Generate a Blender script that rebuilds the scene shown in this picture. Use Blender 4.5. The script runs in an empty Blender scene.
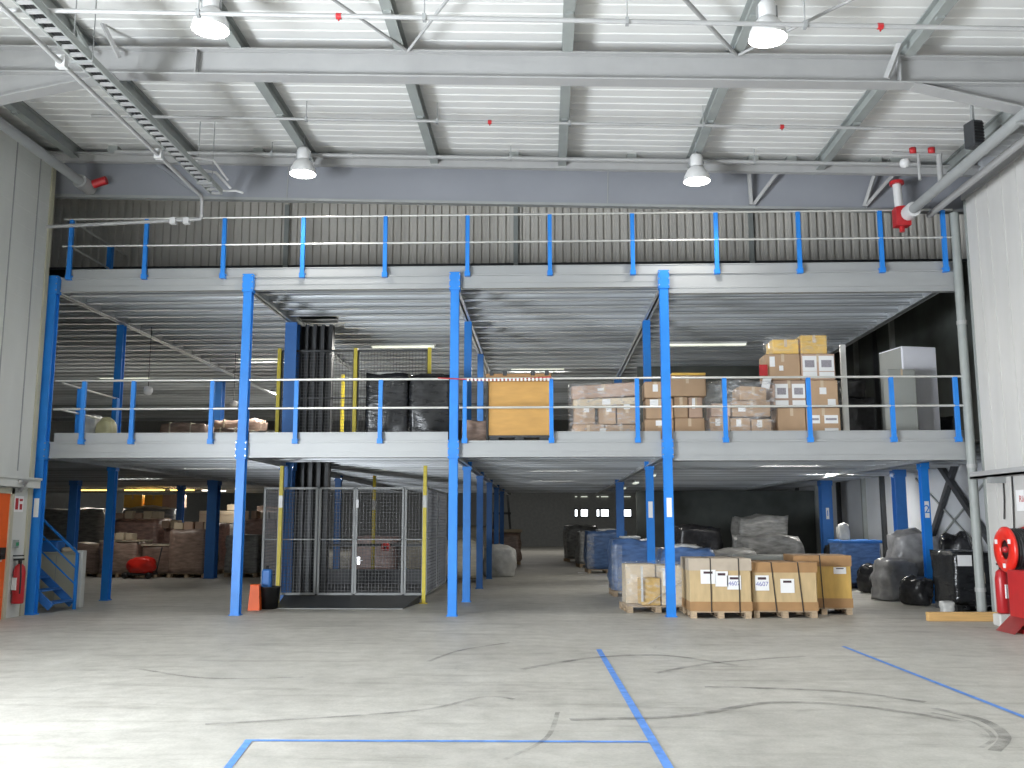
import bpy, bmesh, math, random
from mathutils import Vector, Matrix, Euler
random.seed(7)
PI = math.pi
S = bpy.context.scene
COL = S.collection

# ------------------------------------------------------------------ mesh builder
class MB:
    def __init__(s): s.v = []; s.f = []; s.m = []; s.sm = []
    def add(s, vs, fs, m=0, smooth=False):
        o = len(s.v); s.v += [tuple(v) for v in vs]
        for f in fs: s.f.append(tuple(o + i for i in f)); s.m.append(m); s.sm.append(smooth)
        return s
    def box(s, x0, x1, y0, y1, z0, z1, m=0, T=None):
        vs = [(x, y, z) for z in (z0, z1) for y in (y0, y1) for x in (x0, x1)]
        if T: vs = [T @ Vector(v) for v in vs]
        return s.add(vs, [(0,2,3,1),(4,5,7,6),(0,1,5,4),(2,6,7,3),(0,4,6,2),(1,3,7,5)], m)
    def cbox(s, x0, x1, y0, y1, z0, z1, c=.012, m=0, T=None):
        """box with chamfered edges"""
        c = min(c, (x1-x0)/2.2, (y1-y0)/2.2, (z1-z0)/2.2)
        lo = (x0, y0, z0); hi = (x1, y1, z1); vs = []; idx = {}
        for sx in (0,1):
            for sy in (0,1):
                for sz in (0,1):
                    for a in range(3):
                        p = []
                        for k, sg in enumerate((sx, sy, sz)):
                            b = hi[k] if sg else lo[k]
                            if k != a: b += -c if sg else c
                            p.append(b)
                        idx[(sx,sy,sz,a)] = len(vs); vs.append(Vector(p))
        fs = []
        for a in range(3):
            o = [k for k in range(3) if k != a]
            for sa in (0,1):
                q = []
                for (u, w) in ((0,0),(1,0),(1,1),(0,1)):
                    sg = [0,0,0]; sg[a] = sa; sg[o[0]] = u; sg[o[1]] = w
                    q.append(idx[tuple(sg)+(a,)])
                fs.append(q)
            # edges along axis a
            for (u, w) in ((0,0),(1,0),(1,1),(0,1)):
                e = []
                for sa in (0,1):
                    sg = [0,0,0]; sg[a] = sa; sg[o[0]] = u; sg[o[1]] = w
                    e.append((idx[tuple(sg)+(o[0],)], idx[tuple(sg)+(o[1],)]))
                fs.append([e[0][0], e[0][1], e[1][1], e[1][0]])
        for k in ((x,y,z) for x in (0,1) for y in (0,1) for z in (0,1)):
            fs.append([idx[k+(0,)], idx[k+(1,)], idx[k+(2,)]])
        cen = Vector(((x0+x1)/2, (y0+y1)/2, (z0+z1)/2))
        out = []
        for f in fs:
            P = [vs[i] for i in f]; n = (P[1]-P[0]).cross(P[2]-P[0])
            mid = sum(P, Vector())/len(P)
            out.append(f if n.dot(mid-cen) > 0 else f[::-1])
        if T: vs = [T @ v for v in vs]
        return s.add(vs, out, m)
    def tube(s, pts, r, n=8, m=0, cap=True, closed=False):
        pts = [Vector(p) for p in pts]; N = len(pts); rings = []
        rs = r if isinstance(r, (list, tuple)) else [r]*N
        ref = None
        for i, p in enumerate(pts):
            if closed: d = pts[(i+1) % N]-pts[i-1]
            elif i == 0: d = pts[1]-p
            elif i == N-1: d = p-pts[i-1]
            else: d = (pts[i+1]-p).normalized()+(p-pts[i-1]).normalized()
            d.normalize()
            if ref is None:
                ref = Vector((0,0,1)) if abs(d.z) < .9 else Vector((1,0,0))
            a = d.cross(ref).normalized(); b = a.cross(d).normalized(); ref = b
            rings.append([p+(a*math.cos(2*PI*k/n)+b*math.sin(2*PI*k/n))*rs[i] for k in range(n)])
        vs = [v for q in rings for v in q]; fs = []
        for i in range(N if closed else N-1):
            j = (i+1) % N
            for k in range(n):
                fs.append((i*n+k, j*n+k, j*n+(k+1) % n, i*n+(k+1) % n))
        s.add(vs, fs, m, True)
        if cap and not closed:
            s.add(rings[0], [tuple(range(n))], m); s.add(rings[-1], [tuple(range(n))[::-1]], m)
        return s
    def lathe(s, prof, n=20, c=(0,0,0), axis='z', m=0):
        vs = []; fs = []
        for r, h in prof:
            for k in range(n):
                a = 2*PI*k/n; x, y = r*math.cos(a), r*math.sin(a)
                v = {'z': (x, y, h), 'x': (h, x, y), 'y': (y, h, x)}[axis]
                vs.append((c[0]+v[0], c[1]+v[1], c[2]+v[2]))
        for i in range(len(prof)-1):
            for k in range(n): fs.append((i*n+k, i*n+(k+1) % n, (i+1)*n+(k+1) % n, (i+1)*n+k))
        return s.add(vs, fs, m, True)
    def beam(s, p, q, w, h, m=0):
        """rectangular bar from p to q"""
        p = Vector(p); q = Vector(q); d = (q-p); L = d.length; d.normalize()
        up = Vector((0,0,1)) if abs(d.z) < .95 else Vector((0,1,0))
        a = d.cross(up).normalized(); b = a.cross(d).normalized()
        T = Matrix((( a.x, d.x, b.x, p.x), (a.y, d.y, b.y, p.y), (a.z, d.z, b.z, p.z), (0,0,0,1)))
        return s.box(-w/2, w/2, 0, L, -h/2, h/2, m, T)
    def build(s, name, mats, parent=None, loc=None, rot=None):
        me = bpy.data.meshes.new(name)
        me.from_pydata(s.v, [], s.f)
        mats = mats if isinstance(mats, (list, tuple)) else [mats]
        for q in mats: me.materials.append(q)
        for p, mi, sm in zip(me.polygons, s.m, s.sm): p.material_index = mi; p.use_smooth = sm
        me.update()
        o = bpy.data.objects.new(name, me); COL.objects.link(o)
        if parent: o.parent = parent
        if loc: o.location = loc
        if rot: o.rotation_euler = rot
        return o

def tag(o, label, cat, group=None):
    o['label'] = label; o['category'] = cat
    if group: o['group'] = group
    return o
def thing(name, label, cat, loc=(0,0,0), rz=0, group=None):
    o = bpy.data.objects.new(name, None); COL.objects.link(o); o.empty_display_size = .2
    o.location = loc; o.rotation_euler = (0,0,rz)
    return tag(o, label, cat, group)
def struct(o): o['kind'] = 'structure'; return o
def sbox(name, m, *b):
    return struct(MB().box(*b).build(name, m))
def dup(root, loc, rz, label, group=None):
    r = root.copy(); COL.objects.link(r); r.location = loc; r.rotation_euler = (0,0,rz); r['label'] = label
    if group: r['group'] = group
    for ch in list(root.children):
        c = ch.copy(); COL.objects.link(c); c.parent = r
        for g in list(ch.children):
            d = g.copy(); COL.objects.link(d); d.parent = c
    return r
def text_mesh(txt, size, mat, parent, loc, rot, name='lettering', ext=.001):
    cu = bpy.data.curves.new('t', 'FONT'); cu.body = txt; cu.size = size; cu.extrude = ext
    cu.align_x = 'CENTER'; cu.align_y = 'CENTER'
    t = bpy.data.objects.new('t', cu); COL.objects.link(t)
    dg = bpy.context.evaluated_depsgraph_get()
    me = bpy.data.meshes.new_from_object(t.evaluated_get(dg))
    bpy.data.objects.remove(t); bpy.data.curves.remove(cu)
    me.materials.clear(); me.materials.append(mat)
    o = bpy.data.objects.new(name, me); COL.objects.link(o); o.parent = parent
    o.location = loc; o.rotation_euler = rot
    return o

# ------------------------------------------------------------------ materials
def nt(name):
    m = bpy.data.materials.new(name); m.use_nodes = True
    n = m.node_tree.nodes; l = m.node_tree.links
    return m, n, l, n['Principled BSDF']
def mat(name, c, rough=.6, metal=0., var=.12, scale=6., bump=0., spec=.5, rnd=0., streak=None):
    m, n, l, b = nt(name)
    b.inputs['Roughness'].default_value = rough; b.inputs['Metallic'].default_value = metal
    b.inputs['Specular IOR Level'].default_value = spec
    tc = n.new('ShaderNodeTexCoord'); no = n.new('ShaderNodeTexNoise')
    no.inputs['Scale'].default_value = scale; no.inputs['Detail'].default_value = 5
    vec = tc.outputs['Object']
    if streak:
        mp = n.new('ShaderNodeMapping'); mp.inputs['Scale'].default_value = streak
        l.new(vec, mp.inputs['Vector']); vec = mp.outputs['Vector']
    l.new(vec, no.inputs['Vector'])
    cr = n.new('ShaderNodeValToRGB')
    cr.color_ramp.elements[0].position = .3; cr.color_ramp.elements[1].position = .7
    cr.color_ramp.elements[0].color = tuple(max(0, x*(1-var)) for x in c)+(1,)
    cr.color_ramp.elements[1].color = tuple(min(1, x*(1+var)) for x in c)+(1,)
    l.new(no.outputs['Fac'], cr.inputs['Fac']); out = cr.outputs['Color']
    if rnd:
        oi = n.new('ShaderNodeObjectInfo'); hs = n.new('ShaderNodeHueSaturation')
        ma = n.new('ShaderNodeMapRange'); ma.inputs['To Min'].default_value = 1-rnd; ma.inputs['To Max'].default_value = 1+rnd
        l.new(oi.outputs['Random'], ma.inputs['Value']); l.new(ma.outputs['Result'], hs.inputs['Value'])
        l.new(out, hs.inputs['Color']); out = hs.outputs['Color']
    l.new(out, b.inputs['Base Color'])
    if bump:
        bp = n.new('ShaderNodeBump'); bp.inputs['Strength'].default_value = bump; bp.inputs['Distance'].default_value = .02
        l.new(no.outputs['Fac'], bp.inputs['Height']); l.new(bp.outputs['Normal'], b.inputs['Normal'])
    return m
def emis(name, c, st):
    m, n, l, b = nt(name)
    b.inputs['Base Color'].default_value = c+(1,); b.inputs['Emission Color'].default_value = c+(1,)
    b.inputs['Emission Strength'].default_value = st
    return m
def film_mat(name, alpha, tint=(.9,.92,.95)):
    m, n, l, b = nt(name)
    b.inputs['Base Color'].default_value = tint+(1,); b.inputs['Roughness'].default_value = .18
    tc = n.new('ShaderNodeTexCoord'); no = n.new('ShaderNodeTexNoise'); no.inputs['Scale'].default_value = 7; no.inputs['Detail'].default_value = 4
    mp = n.new('ShaderNodeMapping'); mp.inputs['Scale'].default_value = (1,1,2.5)
    l.new(tc.outputs['Object'], mp.inputs['Vector']); l.new(mp.outputs['Vector'], no.inputs['Vector'])
    mr = n.new('ShaderNodeMapRange'); mr.inputs['From Min'].default_value = .45; mr.inputs['From Max'].default_value = .75
    mr.inputs['To Min'].default_value = alpha*.5; mr.inputs['To Max'].default_value = min(1, alpha*2.6)
    l.new(no.outputs['Fac'], mr.inputs['Value']); l.new(mr.outputs['Result'], b.inputs['Alpha'])
    bp = n.new('ShaderNodeBump'); bp.inputs['Strength'].default_value = .5; bp.inputs['Distance'].default_value = .03
    l.new(no.outputs['Fac'], bp.inputs['Height']); l.new(bp.outputs['Normal'], b.inputs['Normal'])
    return m

def concrete():
    m, n, l, b = nt('concrete_floor')
    tc = n.new('ShaderNodeTexCoord')
    def noise(sc, det, st=None, rough=.6):
        no = n.new('ShaderNodeTexNoise'); no.inputs['Scale'].default_value = sc; no.inputs['Detail'].default_value = det
        no.inputs['Roughness'].default_value = rough
        if st:
            mp = n.new('ShaderNodeMapping'); mp.inputs['Scale'].default_value = st
            mp.inputs['Rotation'].default_value = (0,0,.3)
            l.new(tc.outputs['Object'], mp.inputs['Vector']); l.new(mp.outputs['Vector'], no.inputs['Vector'])
        else: l.new(tc.outputs['Object'], no.inputs['Vector'])
        return no.outputs['Fac']
    def ramp(fac, a, bb, p0, p1):
        cr = n.new('ShaderNodeValToRGB'); e = cr.color_ramp.elements
        e[0].position = p0; e[1].position = p1; e[0].color = a+(1,); e[1].color = bb+(1,)
        l.new(fac, cr.inputs['Fac']); return cr.outputs['Color']
    def mul(a, bb, f=1.):
        mx = n.new('ShaderNodeMix'); mx.data_type = 'RGBA'; mx.blend_type = 'MULTIPLY'; mx.inputs['Factor'].default_value = f
        l.new(a, mx.inputs['A']); l.new(bb, mx.inputs['B']); return mx.outputs['Result']
    c = ramp(noise(.45, 6), (.385,.37,.335), (.525,.51,.465), .3, .7)
    c = mul(c, ramp(noise(3.5, 8, None, .7), (.80,.80,.79), (1.05,1.05,1.05), .3, .62))
    c = mul(c, ramp(noise(1.3, 7, (.35,2.2,1), .7), (.66,.65,.63), (1,1,1), .33, .47), .75)
    c = mul(c, ramp(noise(.9, 8, (2.5,.5,1), .75), (.6,.6,.6), (1,1,1), .28, .38), .8)
    c = mul(c, ramp(noise(40, 3), (.9,.9,.9), (1.05,1.05,1.05), .3, .7))
    l.new(c, b.inputs['Base Color'])
    mr = n.new('ShaderNodeMapRange'); mr.inputs['To Min'].default_value = .42; mr.inputs['To Max'].default_value = .7
    l.new(noise(2., 5), mr.inputs['Value']); l.new(mr.outputs['Result'], b.inputs['Roughness'])
    return m
M = {}
M['concrete'] = concrete()
M['wall_grey'] = mat('precast_panel', (.60,.61,.585), .8, var=.05, scale=2., streak=(1,1,.3))
M['wall_white'] = mat('white_sandwich_panel', (.56,.55,.53), .55, var=.04, scale=1.5, streak=(3,3,.4))
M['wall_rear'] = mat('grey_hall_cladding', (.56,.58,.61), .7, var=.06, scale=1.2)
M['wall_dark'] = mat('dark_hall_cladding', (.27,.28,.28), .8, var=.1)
M['fascia'] = mat('grey_painted_fascia', (.25,.26,.29), .7, var=.04, scale=1.)
M['rib'] = mat('ribbed_steel_cladding', (.60,.575,.53), .6, var=.05, scale=1.5)
M['roof'] = mat('white_roof_deck', (.70,.70,.685), .5, var=.03, scale=1.2)
M['steel'] = mat('grey_painted_steel', (.30,.31,.31), .55, var=.06, scale=3.)
M['purlin'] = mat('grey_green_steel', (.29,.31,.30), .5, var=.08, scale=3.)
M['steel_light'] = mat('light_grey_steel', (.36,.36,.36), .45, var=.05, scale=3.)
M['galv'] = mat('galvanised_steel', (.53,.55,.57), .42, .55, var=.10, scale=3., streak=(.35,3,3))
M['galv_beam'] = mat('galvanised_beam', (.36,.37,.375), .45, .2, var=.06, scale=1.5, streak=(.5,2,2))
M['deck_top'] = mat('deck_floor_board', (.46,.45,.42), .7, var=.08, scale=2.)
M['rail'] = mat('zinc_rail_tube', (.66,.66,.63), .35, .5, var=.05)
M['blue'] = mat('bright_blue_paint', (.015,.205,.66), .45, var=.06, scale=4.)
M['blue_dark'] = mat('blue_paint_dimmed', (.035,.16,.48), .5, var=.08, scale=4.)  # darker copy of the bright blue; paints weaker light onto the rear columns
M['yellow'] = mat('yellow_paint', (.62,.50,.04), .5, var=.1, scale=8.)
M['white'] = mat('white_paper', (.8,.8,.8), .7, var=.02)
M['ink_red'] = mat('red_print', (.45,.03,.03), .7, var=.02)
M['ink_blue'] = mat('blue_print', (.16,.16,.42), .7, var=.25, scale=60.)
M['ink_dark'] = mat('dark_print', (.06,.03,.04), .7, var=.02)
M['ink_grey'] = mat('grey_print', (.30,.28,.31), .7, var=.3, scale=50.)
M['red'] = mat('red_paint', (.45,.02,.025), .35, var=.08, scale=5.)
M['red_bright'] = mat('bright_red_plastic', (.72,.025,.015), .3, var=.05)
M['orange'] = mat('orange_paint', (.75,.11,.015), .5, var=.06, scale=4.)
M['black'] = mat('black_rubber', (.015,.015,.016), .5, var=.2)
M['black_film'] = mat('black_stretch_film', (.016,.017,.019), .22, var=.35, scale=5., bump=.7, streak=(1,1,3))
M['dark_steel'] = mat('dark_steel', (.055,.058,.062), .5, .2, var=.1)
M['wire'] = mat('grey_wire', (.12,.12,.125), .5, .3, var=.05)
M['carton'] = mat('brown_carton', (.43,.29,.18), .75, var=.07, scale=3., rnd=.13, bump=.05)
M['carton_pink'] = mat('pinkish_carton', (.46,.32,.24), .75, var=.07, scale=3., rnd=.14)
M['carton_pale'] = mat('pale_carton', (.60,.50,.36), .75, var=.08, scale=3., rnd=.1)
M['carton_yellow'] = mat('yellow_carton', (.74,.47,.10), .6, var=.10, scale=4., rnd=.06)
M['tape'] = mat('clear_packing_tape', (.58,.46,.33), .2, var=.05)
M['ply'] = mat('tan_plywood', (.52,.29,.08), .6, var=.10, scale=2.5, streak=(1,1,4))
M['ply_pale'] = mat('pale_crate_board', (.50,.37,.20), .6, var=.10, scale=3., rnd=.05, streak=(4,4,1))
M['ply_yellow'] = mat('yellow_crate_board', (.58,.37,.10), .6, var=.10, scale=3., streak=(4,4,1))
M['kraft'] = mat('kraft_band', (.36,.205,.09), .7, var=.10, scale=4.)
M['kraft_grey'] = mat('greyish_kraft_band', (.45,.38,.30), .7, var=.08, scale=4.)
M['pallet'] = mat('pallet_wood', (.40,.30,.20), .8, var=.2, scale=6., rnd=.12, streak=(1,8,8))
M['timber'] = mat('fresh_timber', (.58,.36,.14), .7, var=.12, scale=5., streak=(.5,8,8))
M['strap'] = mat('dark_strap', (.035,.03,.028), .5, var=.1)
M['cream'] = mat('cream_panel', (.46,.44,.34), .6, var=.05, scale=2.)
M['lav'] = mat('white_lacquer', (.86,.86,.92), .35, var=.03, scale=2.)
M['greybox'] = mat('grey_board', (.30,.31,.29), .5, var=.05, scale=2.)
M['film'] = film_mat('clear_stretch_film', .16)
M['film_white'] = film_mat('milky_stretch_film', .12)
M['load_brown'] = mat('wrapped_brown_load', (.30,.215,.175), .32, var=.35, scale=4., bump=.6, rnd=.25, streak=(1,1,3.5))
M['load_pink'] = mat('wrapped_pinkish_load', (.47,.31,.27), .32, var=.3, scale=5., bump=.6, rnd=.18, streak=(1,1,3.5))
M['load_grey'] = mat('wrapped_grey_load', (.27,.27,.265), .3, var=.4, scale=4., bump=.7, rnd=.25, streak=(1,1,3.5))
M['load_pale'] = mat('wrapped_pale_load', (.50,.45,.35), .35, var=.25, scale=4., bump=.5, rnd=.15, streak=(1,1,3.5))
M['load_blue'] = mat('blue_wrapped_load', (.09,.17,.36), .3, var=.35, scale=4., bump=.6, rnd=.2, streak=(1,1,3.5))
M['bag_white'] = mat('white_plastic_sack', (.55,.55,.53), .3, var=.2, scale=5., bump=.6)
M['bag_grey'] = mat('grey_plastic_sack', (.28,.28,.29), .3, var=.3, scale=5., bump=.7)
M['bag_black'] = mat('black_plastic_sack', (.03,.03,.033), .25, var=.4, scale=5., bump=.8)
M['bag_yellow'] = mat('pale_yellow_sack', (.45,.42,.24), .4, var=.15, scale=5., bump=.5)
M['tape_blue'] = mat('blue_floor_tape', (.09,.25,.66), .6, var=.22, scale=9.)
M['lamp_body'] = mat('lamp_white_metal', (.66,.66,.66), .35, var=.03)
M['lens'] = emis('lamp_lens', (1.,.98,.94), 30.)
M['tube'] = emis('fluorescent_tube', (1.,.95,.8), 5.)
M['tube_warm'] = emis('warm_tube', (1.,.66,.16), 4.)
M['strip'] = emis('strip_diffuser', (.95,1.,.85), .7)
M['unlit'] = mat('unlit_dark', (.07,.08,.075), .6, var=.3, scale=1.5)  # near-black colour standing in for deep shade
M['joist'] = mat('galvanised_joist', (.55,.57,.59), .36, .5, var=.12, scale=2.5, rnd=.28, streak=(.3,3,3))
M['pane'] = emis('daylit_pane', (.9,.96,1.), 4.)
M['chrome'] = mat('bright_zinc', (.6,.6,.62), .25, .9, var=.05)
m, n, l, b = nt('tyre_mark'); b.inputs['Base Color'].default_value = (.05,.048,.045,1); b.inputs['Roughness'].default_value = .7
tc = n.new('ShaderNodeTexCoord'); no = n.new('ShaderNodeTexNoise'); no.inputs['Scale'].default_value = 5; no.inputs['Detail'].default_value = 8
l.new(tc.outputs['Object'], no.inputs['Vector']); mr = n.new('ShaderNodeMapRange')
mr.inputs['From Min'].default_value = .3; mr.inputs['From Max'].default_value = .75; mr.inputs['To Max'].default_value = .5
l.new(no.outputs['Fac'], mr.inputs['Value']); l.new(mr.outputs['Result'], b.inputs['Alpha']); M['tyre'] = m

# ------------------------------------------------------------------ camera
cam = bpy.data.cameras.new('camera'); co = bpy.data.objects.new('camera', cam); COL.objects.link(co)
cam.sensor_width = 36; cam.lens = 36*946/1024; cam.clip_end = 300; cam.clip_start = .05
co.location = (0,0,1.65); co.rotation_euler = (PI/2+.145, 0, .0348)
S.camera = co

D = 17.2                       # front of the mezzanine
AX, BX, CX, DX = -9.28, -5.55, -1.66, 2.21
SL = .03                       # the roof falls to the right
def zr(x): return -SL*x

# ------------------------------------------------------------------ floor + markings
fl = sbox('floor', M['concrete'], -24, 15, -14, 72, -.12, 0)
def ribbon(pts, w, z=.003):
    mb = MB(); P = [Vector((x, y, z)) for x, y in pts]; vs = []
    for i, p in enumerate(P):
        a = P[max(0, i-1)]; c = P[min(len(P)-1, i+1)]; d = (c-a).normalized(); nrm = Vector((-d.y, d.x, 0))
        vs += [p+nrm*w/2, p-nrm*w/2]
    return mb.add(vs, [(2*i, 2*i+1, 2*i+3, 2*i+2) for i in range(len(P)-1)])
for i, (a, c) in enumerate([((-2.10,6.2),(-2.27,7.47)), ((-2.30,7.46),(.79,7.52)), ((.69,12.78),(.84,6.2)), ((3.98,13.2),(4.09,8.0))]):
    ribbon([a, ((a[0]+c[0])/2, (a[1]+c[1])/2), c], .055 if i != 2 else .07, .003+.0006*i).build('tape_line', M['tape_blue'], fl)
def smooth(ctrl, n=10):
    out = []
    for i in range(len(ctrl)-1):
        p0 = Vector(ctrl[max(0,i-1)]); p1 = Vector(ctrl[i]); p2 = Vector(ctrl[i+1]); p3 = Vector(ctrl[min(len(ctrl)-1,i+2)])
        for k in range(n):
            t = k/n
            out.append(.5*((2*p1)+(p2-p0)*t+(2*p0-5*p1+4*p2-p3)*t*t+(3*p1-p0-3*p2+p3)*t**3))
    out.append(Vector(ctrl[-1])); return [(p.x, p.y) for p in out]
tm = [([(1.6,9.95),(2.3,9.88),(2.95,9.70),(3.5,9.2)], .10), ([(.2,8.3),(1.2,8.5),(2.0,9.1),(2.66,9.06),(3.15,8.7),(3.46,8.3)], .10),
      ([(3.46,8.9),(3.66,8.4),(3.56,7.8),(3.25,7.3)], .09), ([(3.36,8.7),(3.54,8.3),(3.45,7.75),(3.2,7.4)], .04),
      ([(-.3,11.0),(.6,12.0),(1.5,12.2),(2.2,11.4)], .10), ([(-4.6,10.9),(-3.6,10.3),(-2.6,10.4)], .06), ([(-2.8,8.0),(-1.2,8.6),(-.6,9.3),(-.3,9.2)], .06),
      ([(-1.4,11.6),(-1.1,12.6),(-.5,13.4)], .06), ([(1.2,10.8),(2.0,11.6),(3.2,12.2)], .08), ([(-.3,6.9),(.0,7.6),(.1,8.6)], .04)]
for i, (c, w) in enumerate(tm):
    ribbon(smooth(c), w, .0055+.0004*i).build('tyre_mark', M['tyre'], fl)

# ------------------------------------------------------------------ shell
def wall_boxes(name, m, boxes):
    mb = MB()
    for bx in boxes: mb.box(*bx)
    return struct(mb.build(name, m))
LW = -9.35
wl = wall_boxes('wall_left', M['wall_grey'], [(-9.65,LW,-14,0,0,8.5), (-9.65,LW,7,17.0,0,8.5), (-9.65,LW,0,7,4.6,8.5)])
for y in (13.3, 15.72, 16.5):     # upright joints of the precast panels
    MB().box(LW-.01, LW+.012, y-.012, y+.012, 2.55, 8.5).build('panel_joint', M['steel'], wl)
for k in range(26):
    z = .2+k*.32
    MB().box(LW-.01, LW+.004, 12.5, 17.0, z-.006, z+.006).build('course_joint', M['wall_grey'], wl)
MB().box(-9.62, LW+.03, 16.9, 17.02, 0, 8.5).build('corner_trim', M['cream'], wl)
RW = 7.72
wr = wall_boxes('wall_right', M['wall_white'], [(RW,RW+.3,-12,16.95,0,7.55)])
for y in (9.6,10.6,11.6,12.6,13.6,14.6,15.1,15.6,16.1,16.55):
    MB().box(RW-.012, RW+.01, y-.014, y+.014, 0, 7.55).build('panel_joint', M['wall_white'], wr)
MB().box(RW-.05, RW+.32, 6, 17.0, 7.5, 7.62).build('wall_coping', M['steel_light'], wr)
struct(MB().box(RW-.02, RW+.34, 16.94, 17.0, 0, 7.6).build('trim_1', M['purlin']))
wall_boxes('wall_right_rear', M['wall_rear'], [(9.5,9.8,17.0,44,0,3.1), (RW+.3,9.5,16.8,17.0,0,9.2)])
wall_boxes('wall_right_upper', M['unlit'], [(9.5,9.8,17.0,44,3.1,9.2)])  # upper part of the same wall, its dimness put into the colour
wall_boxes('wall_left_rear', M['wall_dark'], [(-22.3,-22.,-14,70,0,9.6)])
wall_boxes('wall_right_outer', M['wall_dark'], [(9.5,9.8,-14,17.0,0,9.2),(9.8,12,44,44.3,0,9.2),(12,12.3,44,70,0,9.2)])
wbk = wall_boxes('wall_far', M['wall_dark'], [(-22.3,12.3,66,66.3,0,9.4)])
# the street end behind the camera: open loading doors let the daylight in
wall_boxes('wall_back', M['wall_white'], [(-22.3,-8.2,-14.3,-14,0,9.4),(-8.2,6.6,-14.3,-14,5.6,9.4),(6.6,9.8,-14.3,-14,0,9.4)])
# outside of the left opening
# roof: white trapezoidal deck, ribs running left-right
def deck_profile(y0, y1, pitch, dep, x0, x1, z, th=.012, fl_=.55):
    """trapezoidal sheet; ribs along X"""
    mb = MB(); y = y0; prof = []
    while y < y1-1e-6:
        p = min(pitch, y1-y)
        prof += [(y, z), (y+p*fl_, z), (y+p*(fl_+.07), z+dep), (y+p*.93, z+dep)]; y += pitch
    prof.append((y1, z)); vs = []
    for yy, zz in prof: vs += [(x0, yy, zz), (x1, yy, zz)]
    N = len(prof)
    mb.add(vs, [(2*i, 2*i+2, 2*i+3, 2*i+1) for i in range(N-1)])
    mb.add([(a, b_, c+th) for a, b_, c in vs], [(2*i, 2*i+1, 2*i+3, 2*i+2) for i in range(N-1)])
    return mb
rd = struct(deck_profile(-14.2, 17.3, .25, .013, -22.2, 9.8, 0, fl_=.84).build('ceiling', M['roof'], None, (0,0,8.5), (0,SL,0)))
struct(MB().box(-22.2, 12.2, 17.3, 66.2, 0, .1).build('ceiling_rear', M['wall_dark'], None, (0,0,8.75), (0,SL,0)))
struct(MB().box(-22.2, 9.8, -14.2, 17.3, 0, .06).build('roof_insulation', M['steel'], None, (0,0,8.57), (0,SL,0)))
# fascia between the high hall and the mezzanine hall
fa = struct(MB().box(-22, 9.5, 17.32, 17.40, 0, .95).build('wall_fascia', M['fascia'], None, (0,0,7.66), (0,SL,0)))
MB().box(-22, 9.5, 17.28, 17.42, -.05, .0).build('bottom_flange', M['steel'], fa)
for x in (-4.95, 1.2): MB().box(x, x+.02, 17.31, 17.325, 0, .9).build('sheet_joint', M['steel'], fa)
# ribbed cladding behind the upper deck
mb = MB(); x = -22.; vs = []; prof = []
while x < 9.4:
    prof += [(x, 0), (x+.085, 0), (x+.10, .06), (x+.165, .06)]; x += .18
for xx, yy in prof: vs += [(xx, 20.3+yy, 7.29), (xx, 20.3+yy, 9.3)]
mb.add(vs, [(2*i, 2*i+1, 2*i+3, 2*i+2) for i in range(len(prof)-1)])
rw_ = struct(mb.build('wall_ribbed', M['rib']))
for x in (-5.75, -.62, 4.55): MB().box(x-.05, x+.05, 20.22, 20.3, 6.3, 8.7).build('wall_post', M['purlin'], rw_)
MB().box(-22, 9.4, 20.26, 20.4, 7.25, 7.31).build('cladding_edge', M['dark_steel'], rw_)

# purlins under the roof, running into the depth
for i, x in enumerate([-15.8,-13.5,-11.2,-8.95,-6.7,-4.41,-2.05,.35,2.75,5.13,7.5]):
    z = 8.49+zr(x); mb = MB()
    mb.box(x-.075, x+.075, -14, 17.25, z-.02, z); mb.box(x-.075, x+.075, -14, 17.25, z-.22, z-.20); mb.box(x-.012, x+.012, -14, 17.25, z-.20, z-.02)
    o = struct(mb.build('roof_purlin', M['purlin']))
    for y in (11.6, 14.9): MB().box(x-.05, x+.05, y-.04, y+.04, z-.26, z-.2).build('purlin_clip', M['purlin'], o)
# main frame beam
def ibeam_x(x0, x1, yc, z0, z1, w, t=.025):
    return MB().box(x0, x1, yc-w/2, yc+w/2, z0, z0+t).box(x0, x1, yc-w/2, yc+w/2, z1-t, z1).box(x0, x1, yc-.012, yc+.012, z0+t, z1-t)
mbm = struct(ibeam_x(-22, 9.5, 12.75, -.32, .09, .24).build('roof_main_beam', M['steel_light'], None, (0,0,8.19), (0,SL,0)))
for x in (-11.5, -5.0, 5.0): MB().box(x-.012, x+.012, 12.63, 12.74, -.30, .07).build('stiffener', M['steel_light'], mbm)
def haunch(xa, xb, drop, nm):
    mb = MB(); z0 = -.32
    vs = [(xa, 12.735, z0), (xb, 12.735, z0), (xb, 12.735, z0-drop), (xa, 12.765, z0), (xb, 12.765, z0), (xb, 12.765, z0-drop)]
    mb.add(vs, [(0,1,2),(3,5,4),(0,3,4,1),(1,4,5,2),(2,5,3,0)])
    mb.beam((xa, 12.75, z0), (xb, 12.75, z0-drop), .24, .025)
    return mb.build(nm, M['steel_light'], mbm)
haunch(-6.2, -8.5, .53, 'haunch'); haunch(5.2, 6.95, .40, 'haunch')
MB().beam((4.95,12.5,8.37-8.19), (4.8,12.62,7.92-8.19), .07, .07).build('fly_brace', M['steel_light'], mbm)
MB().beam((-6.3,12.4,.33), (-6.1,12.6,-.1), .05, .05).build('fly_brace', M['steel_light'], mbm)
MB().beam((-6.7,12.2,.33), (-6.5,12.6,-.1), .05, .05).build('fly_brace', M['purlin'], mbm)
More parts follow.
